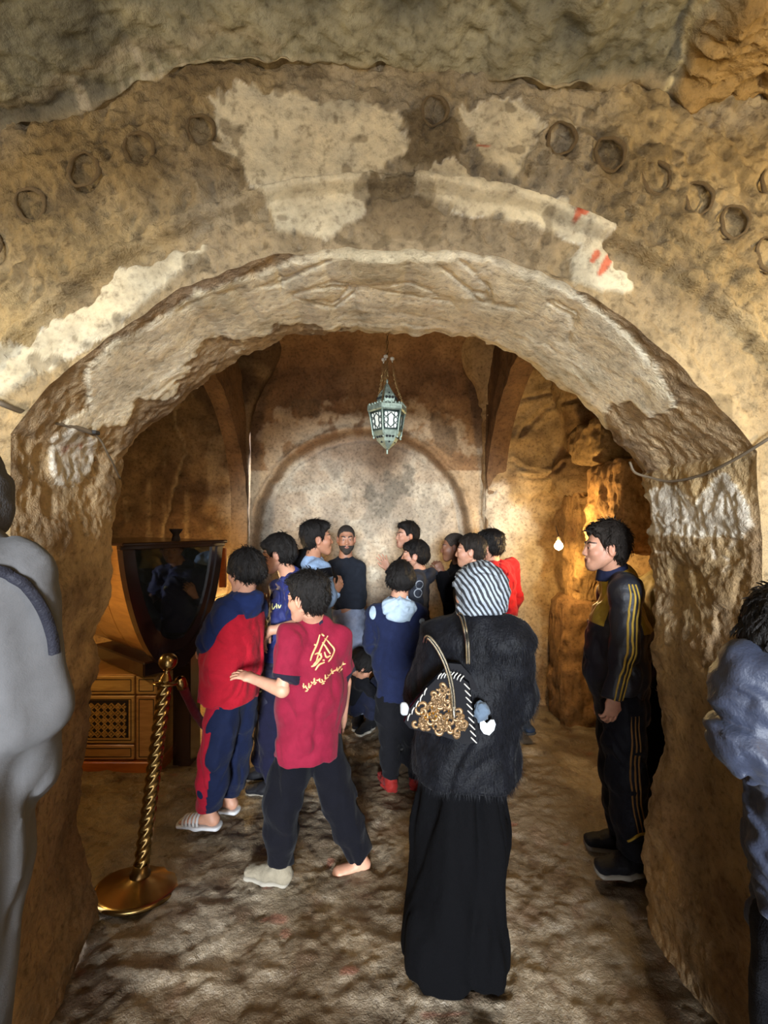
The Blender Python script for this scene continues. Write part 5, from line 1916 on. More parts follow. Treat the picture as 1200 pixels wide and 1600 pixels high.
# --- youth at the back wall with raised hand
J = skel((.21, 4.14), 1.75, 95)
J['head'] = px(635, 837, 4.1); J['nape'] = px(641, 862, 4.14); J['neck'] = px(642, 870, 4.14)
J['lsho'] = px(650, 885, 4.02); J['lelb'] = px(632, 912, 3.96); J['lwri'] = px(606, 889, 3.98)
J['rsho'] = px(634, 882, 4.25)
p = Person('dark-clad youth at back wall lifting an open hand', J, skin=SKIN_A)
p.core()
p.head(112, 4, scale=.95, style='side', hairmat=HAIR, seed=15)
p.hand('l', (-.45, .0, 1), (.3, 1, .3), .98, .12, .2, 1, True, (.036, .028))
p.body()
p.garment('dark_hoodie', jacket(J, .86, sleeve=1.0, rs=(.068, .058, .046)), .012, cloth('dark_hoodie', srgb(34, 34, 40)), folds(.006, 8, seed=6))
p.garment('trousers', trousers(J), .022, NAVY_T, folds(.005, 8, seed=1))
for e in 'lr': p.shoe(e, (-1, 0), SHOE_D, SOLE_D, 1.0, 'shoe', .010)

# --- boy in grey hoodie
J = skel((.25, 3.60), 1.63, 80)
J['head'] = px(647, 868, 3.6); J['nape'] = px(656, 893, 3.62); J['neck'] = px(657, 901, 3.62)
p = Person('boy in charcoal hoodie in profile facing left', J, skin=SKIN_A)
p.core()
p.head(84, 3, scale=.93, style='mop', hairmat=HAIR, seed=17)
p.body()
jk = jacket(J, .86, (.165, .13), (.16, .125), (.075, .065, .05))
jo = p.garment('grey_hoodie', jk, .009, cloth('charcoal_fleece', srgb(66, 70, 80)), folds(.007, 9, seed=16))
hd = SDF(); hd.ell(J['neck'] + V(.075, 0, .01), (.085, .05, .07), rotm(80, 20), k=0); hd.ell(J['neck'] + V(.01, 0, .0), (.10, .1, .035), rotm(80), k=.04)
p.garment('hood', hd, .008, cloth('charcoal_hood', srgb(56, 60, 70)), folds(.006, 11, seed=1), parent=jo)
lg = plain('grey_print', srgb(150, 156, 164), .7)
circ = [(.03 * math.cos(t), .03 * math.sin(t)) for t in np.linspace(0, 6.1, 9)]
project_strokes(jk, [circ, [(a + .01, b_ + .062) for a, b_ in circ]], px(650, 920, 3.6), V(1, 0, 0), V(0, 0, 1), V(0, 1, 0), .008, .0015, lg, 'round_print', jo)
p.garment('trousers', trousers(J), .022, NAVY_T, folds(.005, 8, seed=1))
for e in 'lr': p.shoe(e, (-1, 0), SHOE_D, SOLE_D, .95, 'shoe', .010)

# --- boy with pale hood, back to the camera
J = skel((.085, 2.92), 1.50, 8, sw=1.05)
J['head'] = px(626, 906, 2.92); J['nape'] = px(624, 932, 2.92); J['neck'] = px(622, 945, 2.92)
J['chest'] = px(619, 985, 2.92); J['belly'] = px(619, 1030, 2.92); J['pelvis'] = px(622, 1072, 2.92)
J['lsho'] = px(588, 960, 2.92); J['lelb'] = px(580, 1005, 2.98); J['lwri'] = px(598, 1005, 3.12)
J['rsho'] = px(652, 960, 2.92); J['relb'] = px(662, 1005, 2.98); J['rwri'] = px(648, 1010, 3.1)
J['lhip'] = px(606, 1090, 2.92); J['lknee'] = px(609, 1150, 2.92); J['lank'] = px(610, 1216, 2.95)
J['rhip'] = px(638, 1090, 2.92); J['rknee'] = px(645, 1150, 2.9); J['rank'] = px(650, 1212, 2.97)
p = Person('boy in navy hoodie with pale blue hood and red shoes', J, skin=SKIN_A)
p.core()
p.head(4, -4, scale=.93, style='bowl', hairmat=HAIR, seed=19)
p.hand('l', (.6, .7, .2), (0, -.4, .8), .88, .5, .06, 1, .5, h=.006)
p.hand('r', (-.6, .7, .2), (0, -.4, .8), .88, .5, .06, -1, .5, h=.006)
p.body()
jk = jacket(J, .84, (.175, .13), (.165, .13), (.078, .07, .052))


def flash(P):
    q = np.maximum(.022 - np.linalg.norm((P - px(582, 957, 2.84)) * V(1, .3, .45), axis=1), .018 - np.linalg.norm((P - px(660, 972, 2.84)) * V(.9, .3, .8), axis=1))
    return q


PALE = srgb(186, 206, 220)
jo = p.garment('hooded_jacket', jk, .008, cloth('navy_fleece', srgb(28, 36, 66), [('flash', PALE)], .9, .002, 240, .3), folds(.007, 8, seed=20), {'flash': flash})
hd = SDF(); n_ = J['neck']
hd.ell(n_ + V(0, -.06, -.015), (.115, .055, .060), rotm(0, 18), k=0)
hd.ell(n_ + V(0, -.075, -.055), (.075, .045, .05), rotm(0, 15), k=.05)
hd.ell(n_ + V(0, .0, .015), (.105, .09, .04), rotm(0, -10), k=.05)
p.garment('hood', hd, .0065, cloth('pale_hood', PALE, sheen=.3, var=.05), folds(.007, 12, seed=8), parent=jo, label='pale blue hood lying on the back')
p.garment('trousers', trousers(J, (.105, .08, .065, .055)), .009, BLACKC, folds(.006, 9, seed=9))
REDS = cloth('red_shoe', srgb(150, 40, 34), rough=.6)
p.shoe('l', (-.3, .9), REDS, REDS, .92, 'shoe', .007); p.shoe('r', (.2, .9), REDS, REDS, .92, 'shoe', .007)

# --- crouching child
J = skel((-.10, 3.75), 1.35, -70)
o = J['o']
J['pelvis'] = px(552, 1098, 3.78); J['belly'] = px(552, 1082, 3.77); J['chest'] = px(554, 1066, 3.72); J['neck'] = px(562, 1056, 3.66); J['nape'] = px(564, 1050, 3.65); J['head'] = px(566, 1041, 3.60)
J['lhip'] = px(556, 1102, 3.85); J['rhip'] = px(556, 1104, 3.72); J['lknee'] = px(594, 1065, 3.82); J['rknee'] = px(596, 1066, 3.66); J['lank'] = px(582, 1122, 3.80); J['rank'] = px(578, 1126, 3.64)
J['lsho'] = px(556, 1062, 3.82); J['rsho'] = px(562, 1064, 3.60); J['lelb'] = px(574, 1078, 3.85); J['relb'] = px(580, 1080, 3.58); J['lwri'] = px(594, 1075, 3.80); J['rwri'] = px(592, 1088, 3.58)
p = Person('small child crouching on the floor in dark clothes, head bowed', J, skin=SKIN_B)
p.core(.014)
p.head(-75, -42, scale=.90, style='bowl', hairmat=HAIR, seed=21)
p.hand('r', (.5, 0, -.8), (.4, -.8, 0), .8, .4, .05, 1, .5, h=.006)
p.body()
p.garment('dark_jacket', jacket(J, .88, (.15, .12), (.15, .12), (.065, .055, .045)), .010, BLACKC, folds(.006, 8, seed=9))
p.garment('jeans', trousers(J, (.10, .085, .07, .06)), .010, cloth('dark_jeans', srgb(30, 34, 52)), folds(.006, 9, seed=2))
LIME = plain('lime_lace', srgb(170, 180, 70), .6)
for e in 'lr': p.shoe(e, (-.6, -.8), cloth('black_sneaker', srgb(20, 20, 22)), SOLE_W if e == 'r' else SOLE_D, .85, 'sneaker', .008, LIME)

# --- youth with cropped hair holding his chin
J = skel((.64, 3.80), 1.72, 85)
J['head'] = px(708, 855, 3.74); J['nape'] = px(719, 882, 3.78); J['neck'] = px(721, 890, 3.78)
J['lsho'] = px(722, 905, 3.66); J['lelb'] = px(702, 935, 3.66); J['lwri'] = px(690, 893, 3.66)
p = Person('youth with cropped hair raising his fist to his chin', J, skin=SKIN_C)
p.core()
p.head(82, -2, scale=.96, style='crop', hairmat=HAIR_S, seed=23)
p.hand('l', (-.5, .1, 1), (.2, -1, .2), .95, .85, .04, -1, .5, h=.006)
p.body()
p.garment('dark_jacket', jacket(J, .86, sleeve=1.0, rs=(.078, .07, .055)), .010, BLACKC, folds(.007, 8, seed=9))
p.garment('trousers', trousers(J), .022, NAVY_T, folds(.005, 8, seed=1))
for e in 'lr': p.shoe(e, (-1, 0), SHOE_D, SOLE_D, 1.0, 'shoe', .010)

# --- pale youth behind the headscarf
J = skel((.64, 3.22), 1.70, 75)
J['head'] = px(734, 861, 3.28); J['nape'] = px(744, 890, 3.31); J['neck'] = px(746, 899, 3.31)
p = Person('dark-haired youth directly behind the zebra headscarf, facing left', J, skin=SKIN_A)
p.core()
p.head(76, 0, scale=.96, style='short', hairmat=HAIR_B, seed=25)
p.body()
p.garment('dark_top', jacket(J, .86), .011, cloth('dark_olive_top', srgb(40, 38, 36)), folds(.007, 8, seed=9))
p.garment('trousers', trousers(J), .022, NAVY_T, folds(.005, 8, seed=1))
for e in 'lr': p.shoe(e, (-1, .1), SHOE_D, SOLE_D, 1.0, 'shoe', .010)

# --- boy in red hoodie
J = skel((.96, 3.70), 1.73, 48)
J['head'] = px(765, 853, 3.60); J['nape'] = px(770, 880, 3.62); J['neck'] = px(772, 890, 3.62)
p = Person('boy in bright red hoodie beside the golden wall', J, skin=SKIN_A)
p.core()
p.head(48, 0, scale=.95, style='thick', hairmat=HAIR, seed=27)
p.body()
RH = cloth('red_fleece', srgb(178, 26, 36), sheen=.3)
jo = p.garment('red_hoodie', jacket(J, .86, (.17, .13), (.165, .13), (.078, .07, .05)), .009, RH, folds(.008, 8, seed=19))
hd = SDF(); hd.ell(J['neck'] + V(.06, -.05, .0), (.10, .06, .07), rotm(48, 18), k=0); hd.ell(J['neck'] + V(0, 0, .015), (.11, .1, .04), rotm(48), k=.04)
p.garment('hood', hd, .008, RH, folds(.007, 11, seed=1), parent=jo)
p.garment('trousers', trousers(J), .018, NAVY_T, folds(.005, 8, seed=1))
BLUES = cloth('blue_shoe', srgb(44, 58, 78), rough=.6)
J['rank'] = px(812, 1118, 3.72)
for e in 'lr': p.shoe(e, (.1 if e == 'r' else -.6, -.4 if e == 'r' else 1), BLUES, SOLE_D, 1.0, 'shoe', .009)

# --- second person in yellow top, mostly behind the jamb
J = skel((1.60, 2.72), 1.66, 85)
J['head'] = px(1052, 868, 2.72); J['neck'] = px(1036, 905, 2.74); J['nape'] = px(1044, 894, 2.74)
p = Person('person in yellow and black top mostly hidden behind the right jamb', J, skin=SKIN_A)
p.core()
p.head(85, 0, scale=.95, style='short', seed=29)
p.body()
jk = jacket(J, .84, (.175, .14), (.17, .14), (.08, .07, .05))
p.garment('yellow_top', jk, .013, cloth('dull_yellow_top', srgb(26, 26, 32), [('y', srgb(186, 160, 86))], .6), folds(.007, 8, seed=22), {'y': lambda P: P[:, 2] - J['chest'][2] + .06})
p.garment('trousers', trousers(J), .018, BLACKC, folds(.005, 8, seed=1))
for e in 'lr': p.shoe(e, (-.2 if e == 'l' else .1, -1), SHOE_D, SOLE_W, 1.05, 'sneaker', .009)

# --- person in grey robe at the left edge of the view
J = skel((-.98, .80), 1.93, 25, sw=1.0)
DZ = V(0, 0, .20)
J['head'] = V(-.90, .88, 1.86); J['nape'] = V(-.90, .86, 1.75); J['neck'] = V(-.90, .86, 1.71)
J['lsho'] = V(-1.16, .84, 1.62); J['rsho'] = V(-.735, .86, 1.635); J['chest'] = V(-.95, .86, 1.46); J['belly'] = V(-.97, .86, 1.30); J['pelvis'] = V(-.98, .86, 1.16)
J['relb'] = V(-.725, .90, 1.38); J['rwri'] = V(-.80, 1.0, 1.20)
J['lelb'] = V(-1.26, .85, 1.38); J['lwri'] = V(-1.26, .95, 1.15)
for q_ in ('lhip', 'rhip', 'lknee', 'rknee', 'lank', 'rank'): J[q_] = J[q_] * V(1, 1, .9) + DZ
J['o'] = V(-.98, .80, .19)
p = Person('person in long grey robe with dark shoulder strap at left edge', J, skin=SKIN_B, group='visitors standing close to the camera')
p.core()
p.head(25, 0, scale=1.0, style='short', seed=31)
p.hand('r', (-.6, .6, -.3), (.5, .4, .5), 1.0, .5, .05, -1, .5, h=.007)
p.hand('l', (0, .2, -1), (-1, 0, 0), 1.0, .5, .05, 1, .5, h=.007)
p.body()
rb = SDF()
sdv = nrm(V(1, .3, 0))
rb.ecap(V(-1.04, .84, .22), V(-.96, .86, 1.1), (.25, .22), (.225, .17), sdv, .06)
rb.ecap(V(-.96, .86, 1.1), V(-.93, .86, 1.50), (.22, .17), (.20, .145), sdv, .08)
rb.cone(V(-.95, .86, 1.50), J['neck'], .13, .085, .08)
for e, rr_q in (('r', (.085, .074, .065)), ('l', (.095, .09, .08))):
    rb.cone(J['neck'], J[e + 'sho'], .08, .088, .06)
    rb.chain([J[e + 'sho'], J[e + 'elb'], J[e + 'wri']], list(rr_q), .05)
zl = V(-1.04, .84, .22); rb.cut(zl, (0, 0, -1), zl - .5, zl + V(.5, .5, .04), .01)
ROBE = cloth('grey_robe', srgb(98, 97, 96), (), .9, .0004, 400, .2, .2, .08)
ro = p.garment('grey_robe', rb, .014, ROBE, folds(.009, 6, (1.3, 1.3, .35), 25, .001))
hd = SDF(); hd.ell(J['neck'] + V(.02, -.02, .05), (.13, .13, .10), k=0); hd.ell(V(-.87, .88, 1.83), (.105, .11, .13), k=.06)
hd.ell(V(-.87, .88, 1.83) + rotm(25) @ V(0, .09, -.0), (.07, .08, .09), rotm(25), k=.02, mode='s')
p.garment('hood', hd, .009, cloth('grey_hood', srgb(84, 84, 86)), folds(.008, 9, seed=3), parent=ro)
m = MB(); P_, N_ = [], []
for q_ in bez([V(-40, 884, 0), V(0, 893, 0), (V(40, 915, 0)), V(66, 950, 0), V(80, 990, 0), V(84, 1020, 0)], 6):
    h_ = rb.hit(V(0, 0, CAM_H) + nrm(V((q_[0] - 600) / F_PX, 1, -(q_[1] - HOR) / F_PX)) * .5, V((q_[0] - 600) / F_PX, 1, -(q_[1] - HOR) / F_PX), 1.5)
    if h_ is not None and np.linalg.norm(h_[0] - V(-.9, .86, 1.5)) < .5: P_.append(h_[0] + h_[1] * .004); N_.append(h_[1])
m.ribbon(P_, N_, .020, .006)
m.build('shoulder_strap', cloth('strap_dark', srgb(40, 40, 48), rough=.6), p.root, True)

# --- child in blue puffer jacket at the right edge
J = skel((1.03, 1.0), 1.50, -20)
J['head'] = px(1238, 1005, .98); J['nape'] = V(.93, 1.0, 1.40); J['neck'] = V(.95, 1.0, 1.36)
J['chest'] = V(1.0, 1.0, 1.16); J['belly'] = V(1.03, 1.0, 1.0)
J['lsho'] = px(1186, 1062, .95); J['lelb'] = px(1168, 1160, .93); J['lwri'] = px(1240, 1215, 1.02)
p = Person('child in blue puffer jacket at the right edge of view', J, skin=SKIN_B, group='visitors standing close to the camera')
p.core()
p.head(-35, -5, scale=.95, style='bowl', seed=33)
p.hand('l', (0, .6, -.6), (-.8, 0, .3), .85, .6, .05, -1, .5, h=.007)
p.body()
jk = jacket(J, .84, (.19, .16), (.20, .17), (.088, .082, .065), shoulder=.10)
PUF = cloth('blue_puffer', srgb(42, 50, 70), (), .6, .001, 200, .2, .5, .1)


def puff(P):
    z = P[:, 2] + .25 * (P[:, 0] - .9) + .03 * vnoise(P[:, 0] * 8, P[:, 1] * 8, P[:, 2] * 8)
    return .012 * (1 - np.abs(np.sin(z * 34)) ** .5) * 1.2 + folds(.008, 14, (1, 1, 1), 2)(P)


jo = p.garment('puffer_jacket', jk, .0095, PUF, puff)
hd = SDF(); hd.ell(J['neck'] + V(0, -.01, .015), (.115, .11, .05), k=0)
p.garment('collar', hd, .008, PUF, folds(.008, 12, seed=5), parent=jo)
p.garment('trousers', trousers(J), .018, NAVY_T, folds(.005, 8, seed=1))
for e in 'lr': p.shoe(e, (-.8, .6), SHOE_D, SOLE_W, .9, 'shoe', .010)
# ================================================================= OBJECTS
BRASS = plain('brass', srgb(160, 132, 82), .26, 1.0, var=.15, vscale=12)
BRASS_D = plain('brass_rubbed', srgb(120, 94, 58), .34, 1.0, var=.2, vscale=20)


def ground(x, y):
    return float(floor_h(np.array([x]), np.array([y]))[0])


# ---- stanchions
def stanchion(label, base, top, group):
    base = np.asarray(base, float); top = np.asarray(top, float)
    ax = nrm(top - base); L = np.linalg.norm(top - base)
    root = thing('rope_stanchion', label, 'stanchion', base, group)
    m = MB(); m.lathe([(0, .0), (.188, .0), (.195, .008), (.193, .018), (.186, .024), (.175, .026), (.10, .042), (.05, .058), (.03, .07), (.0, .07)], base, ax, 56)
    bo = m.build('base', BRASS, root, True)
    # twisted post
    u = nrm(np.cross(V(0, 1, 0), ax)); w = np.cross(ax, u)
    n = 28; segs = 190; vs = []; l0, l1 = .06, L - .17
    for i in range(segs + 1):
        t = i / segs
        for k in range(n):
            a = 2 * math.pi * k / n
            r = .033 + .0035 * math.sin(4 * a - t * (l1 - l0) * 130)
            vs.append(base + ax * (l0 + (l1 - l0) * t) + r * (math.cos(a) * u + math.sin(a) * w))
    fs = [[i * n + k, i * n + (k + 1) % n, (i + 1) * n + (k + 1) % n, (i + 1) * n + k] for i in range(segs) for k in range(n)]
    MB().add(vs, fs).build('twisted_post', BRASS, root, True)
    m = MB(); m.lathe([(.03, .0), (.046, .0), (.048, .02), (.038, .03), (.036, .06), (.033, .06)], base + ax * .05, ax, 24)
    m.build('post_sleeve', BRASS_D, root, True)
    c = base + ax * (L - .17)
    m = MB(); m.lathe([(.02, -.005), (.058, -.004), (.062, .002), (.058, .007), (.036, .010), (.030, .022), (.026, .034), (.016, .05), (.013, .062), (.020, .066), (.013, .070)], c, ax, 36)
    m.build('rope_collar', BRASS, root, True)
    rr = .045; cc = c + ax * (.070 + rr * .92)
    m = MB(); m.lathe([(rr * math.sin(t), -rr * math.cos(t)) for t in np.linspace(0, math.pi, 22)], cc, ax, 32)
    m.build('ball_finial', BRASS, root, True)
    return root, c


gz = ground(-1.19, 2.16)
s1, c1 = stanchion('tall twisted brass stanchion with ball top, nearest the camera', (-1.185, 2.16, gz - .012), (-1.115, 2.33, 1.10), 'brass rope stanchions')
s2, c2 = stanchion('small far brass stanchion by the back wall', (-1.17, 4.16, ground(-1.17, 4.16) - .004), (-1.15, 4.16, .98), 'brass rope stanchions')
ROPE = cloth('red_velvet_rope', srgb(120, 26, 34), rough=.8, sheen=.5)
a = c1 + V(.055, .05, .0); b = c2 + V(0, -.055, 0)
pts = [a + (b - a) * t + V(.02 * math.sin(t * 3), 0, -.62 * 4 * t * (1 - t) * (1 - .25 * t)) for t in np.linspace(0, 1, 60)]
m = MB(); m.tube(pts, [.023 + .0015 * math.sin(i * 1.3) for i in range(60)], 14)
rp = m.build('velvet_rope', ROPE, None, True)
tag(rp, 'sagging red velvet rope between the two brass stanchions', 'rope')
for i, (q, d_) in enumerate(((pts[0], pts[1] - pts[0]), (pts[-1], pts[-2] - pts[-1]))):
    m = MB(); m.lathe([(.012, -.02), (.027, -.005), (.028, .05), (.024, .055)], q, nrm(d_), 16); m.build('rope_end', BRASS, rp, True)

# ---- glazed wooden reliquary case on carved cabinet (left bay)
W_HONEY = wood_mat('honey_wood', srgb(150, 100, 48)[:3], srgb(186, 134, 72)[:3], .35, 1.0, .4)
W_GOLD = wood_mat('gold_wood', srgb(160, 118, 60)[:3], srgb(196, 152, 84)[:3], .38, 1.0, .3)
W_ORANGE = wood_mat('orange_wood', srgb(150, 74, 20)[:3], srgb(178, 96, 32)[:3], .35, 1.0, .4)
W_DARK = wood_mat('dark_walnut', srgb(34, 20, 16)[:3], srgb(52, 30, 22)[:3], .25, 1.0, .5)
W_GROOVE = plain('dark_groove', srgb(30, 18, 12), .6)
T = NT('dark_glass')
T.b.inputs['Base Color'].default_value = (.02, .025, .025, 1); T.b.inputs['Roughness'].default_value = .04
T.b.inputs['Specular IOR Level'].default_value = .9; T.b.inputs['Coat Weight'].default_value = .6; T.b.inputs['Coat Roughness'].default_value = .02
T.b.inputs['Transmission Weight'].default_value = .25; T.b.inputs['IOR'].default_value = 1.45
GLASS = T.m
n_out = nrm(V(.80, -.60, 0)); axd = -n_out; sdc = nrm(V(.60, .80, 0))     # sdc points right along the glass
o_top = px(277, 850, 3.0)
hw, hh = .335, .80


def uprof(hw, hh, n=36):
    """flat top, straight-ish sides, rounded pointed bottom"""
    pts = []
    for t in np.linspace(-1, 1, n):
        x = math.sin(t * math.pi / 2)
        pts.append((hw * x, -hh * (max(1 - abs(x) ** 2.3, 0)) ** .72))
    return pts


case = thing('display_case', 'curved wooden display case with dark U-shaped glass end', 'display case', (o_top[0], o_top[1], 0))
ZU = V(0, 0, 1)
outer = uprof(hw, hh)


def loft(profA, sA, profB, sB, oA, oB):
    va = [oA + sdc * x * sA + ZU * z * sA for x, z in profA]; vb = [oB + sdc * x * sB + ZU * z * sB for x, z in profB]
    n = len(va)
    return va + vb, [[i, i + 1, n + i + 1, n + i] for i in range(n - 1)] + [[n - 1, 0, n, 2 * n - 1]]


# barrel in staves
nst = 3; ln = 1.1
for i in range(nst):
    a0 = .06 + ln * i / nst; a1 = .06 + ln * (i + 1) / nst - .010
    v, f = loft(outer, .97 + .02 * i * 0, outer, .97, o_top + axd * a0, o_top + axd * a1)
    n = len(outer)
    f = f + [list(range(n))[::-1], [n + k for k in range(n)]]
    MB().add(v, f).build('barrel_section', W_HONEY, case, False)
    if i < nst - 1:
        v, f = loft(outer, .955, outer, .955, o_top + axd * a1, o_top + axd * (a1 + .010))
        MB().add(v, f).build('groove', W_GROOVE, case, False)
# dark frame around the glass: stepped rings
def ring(prof, s0, s1, d0, d1, name, mat):
    n = len(prof)
    V0 = []
    for (s_, d_) in ((s0, d0), (s1, d0), (s1, d1), (s0, d1)):
        V0 += [o_top + axd * d_ + sdc * x * s_ + ZU * (z * s_ - (0 if s_ >= .99 else .0)) for x, z in prof]
    F = []
    for r in range(4):
        q = (r + 1) % 4
        F += [[r * n + i, r * n + i + 1, q * n + i + 1, q * n + i] for i in range(n - 1)]
    return MB().add(V0, F).build(name, mat, case, False)


ring(outer, 1.03, .90, .0, .075, 'glass_frame', W_DARK)
ring(outer, .90, .80, .012, .06, 'inner_bead', W_DARK)
pf = uprof(hw, hh, 36)
m = MB(); m.prism([(x * .82, z * .82) for x, z in pf], o_top + axd * .028 - n_out * 0, sdc, ZU, .008, axd)
m.build('glass_pane', GLASS, case)
m = MB(); c_ = o_top + axd * (ln / 2 + .03)
A3 = [sdc, axd, ZU]
m.box(c_ + ZU * .008, (hw * 2 + .05, ln + .14, .022), A3, .006); m.build('lid', W_DARK, case)
m = MB(); m.box(o_top - n_out * .02 + ZU * -.012, (hw * 2 + .05, .05, .03), A3, .005); m.build('top_rail', W_DARK, case)
m = MB(); q = px(275, 846, 3.2)
m.lathe([(.034, 0), (.026, .03), (.022, .05), (.04, .075), (.045, .09), (.0, .09)], q, ZU, 14); m.build('iron_finial', plain('rusted_iron', srgb(44, 30, 24), .7), case, True)
# pedestal post and side board of the case
m = MB(); pc = px(271, 1080, 3.28)
m.box(V(-1.465, pc[1] + .05, .40), (.13, .18, .80), None, .006); m.build('pedestal', W_DARK, case)
m = MB(); m.box(o_top + axd * .55 + V(0, 0, -.84), (.30, .8, .10), A3, .01); m.build('support_beam', W_DARK, case)
m = MB(); q = px(348, 887, 3.42); m.box(q, (.05, .03, .30), None, .004); m.build('side_board', W_ORANGE, case)

cab = thing('carved_cabinet', 'honey-brown wooden cabinet with carved lattice panel under the case', 'cabinet', (-1.85, 3.18, 0))
yf = 3.12; x0, x1 = -2.25, -1.575; ztop_ = .71
m = MB(); m.box(V((x0 + x1) / 2, yf + .2, .395), (x1 - x0, .38, .62), None, .004); m.build('carcass', W_HONEY, cab)
m = MB(); m.box(V((x0 + x1) / 2 + .0, yf + .19, .045), (x1 - x0 + .03, .44, .13), None, .006); m.build('plinth', W_ORANGE, cab)


def panel(xa, xb, za, zb, mat, name='panel'):
    m = MB(); m.box(V((xa + xb) / 2, yf - .004, (za + zb) / 2), (xb - xa, .024, zb - za), None, .005); o = m.build(name, mat, cab)
    q = .022
    m = MB()
    for (ca, cb, sa, sb) in (((xa + xb) / 2, za + q, xb - xa - 2 * q, .005), ((xa + xb) / 2, zb - q, xb - xa - 2 * q, .005), (xa + q, (za + zb) / 2, .005, zb - za - 2 * q), (xb - q, (za + zb) / 2, .005, zb - za - 2 * q)):
        m.box(V(ca, yf - .0165, cb), (sa, .003, sb))
    m.build('inlay_line', W_GROOVE, o)
    return o


xs_ = -1.725
panel(x0, xs_ - .006, .575, .70, W_GOLD); panel(xs_ + .006, x1, .575, .70, W_GOLD)
mp = panel(x0, xs_ - .006, .235, .563, W_GOLD); panel(xs_ + .006, x1, .12, .563, W_HONEY)
panel(x0, xs_ - .006, .12, .223, W_HONEY)
# carved lattice: stars with crossing strips
m = MB(); xa, xb, za, zb = x0 + .03, xs_ - .045, .275, .535
m.box(V((xa + xb) / 2, yf - .016, (za + zb) / 2), (xb - xa, .004, zb - za)); m.build('lattice_ground', W_GROOVE, mp)
m = MB(); stp = .047
for i in range(int((xb - xa) / stp)):
    for j in range(int((zb - za) / stp)):
        cx, cz = xa + stp * (i + .6), za + stp * (j + .6)
        r = .0155 if (i + j) % 2 else .011
        poly = [((r if k % 2 == 0 else r * .5) * math.cos(math.pi * k / 6 + .2), (r if k % 2 == 0 else r * .5) * math.sin(math.pi * k / 6 + .2)) for k in range(12)]
        m.prism(poly, V(cx + stp / 2 if i % 1 == 0 else cx, yf - .018, cz), V(1, 0, 0), V(0, 0, 1), .008, V(0, -1, 0))
        for sg in (-1, 1):
            t_v = nrm(V(1, 0, sg))
            m.box(V(cx, yf - .020, cz), (stp * 1.4, .004, .0075), [t_v, V(0, 1, 0), np.cross(t_v, V(0, 1, 0))])
m.build('lattice_carving', W_GOLD, mp)

# ---- hanging lantern
PAT = plain('verdigris_metal', srgb(146, 160, 146), .5, .65, var=.4, vscale=40, bump=.002, bscale=120)
PAT_D = plain('dark_bronze', srgb(70, 84, 80), .5, .7, var=.3, vscale=50)
MILK = plain('milky_glass', srgb(226, 226, 214), .35)
CHN = plain('old_brass_chain', srgb(140, 116, 74), .4, .9)
LC = px(605, 655, 2.6); mp_ = 2.6 / F_PX
lan = thing('hanging_lantern', 'pierced hexagonal green-bronze lantern hanging on chains', 'lantern', (LC[0], LC[1], LC[2]))
LZ = lambda y: LC[2] - (y - 655) * mp_


def hexring(r0, y0, r1, y1, rot=.25, n=6):
    vs = []
    for r, y in ((r0, y0), (r1, y1)):
        for k in range(n):
            a = 2 * math.pi * k / n + rot
            vs.append(V(LC[0] + r * math.cos(a), LC[1] + r * math.sin(a), LZ(y)))
    return vs, [[k, (k + 1) % n, n + (k + 1) % n, n + k] for k in range(n)]


def hexloft(prof, name, mat, cap=True):
    m = MB()
    for (a, b) in zip(prof[:-1], prof[1:]):
        v, f = hexring(a[0], a[1], b[0], b[1]); m.add(v, f)
    return m.build(name, mat, lan)


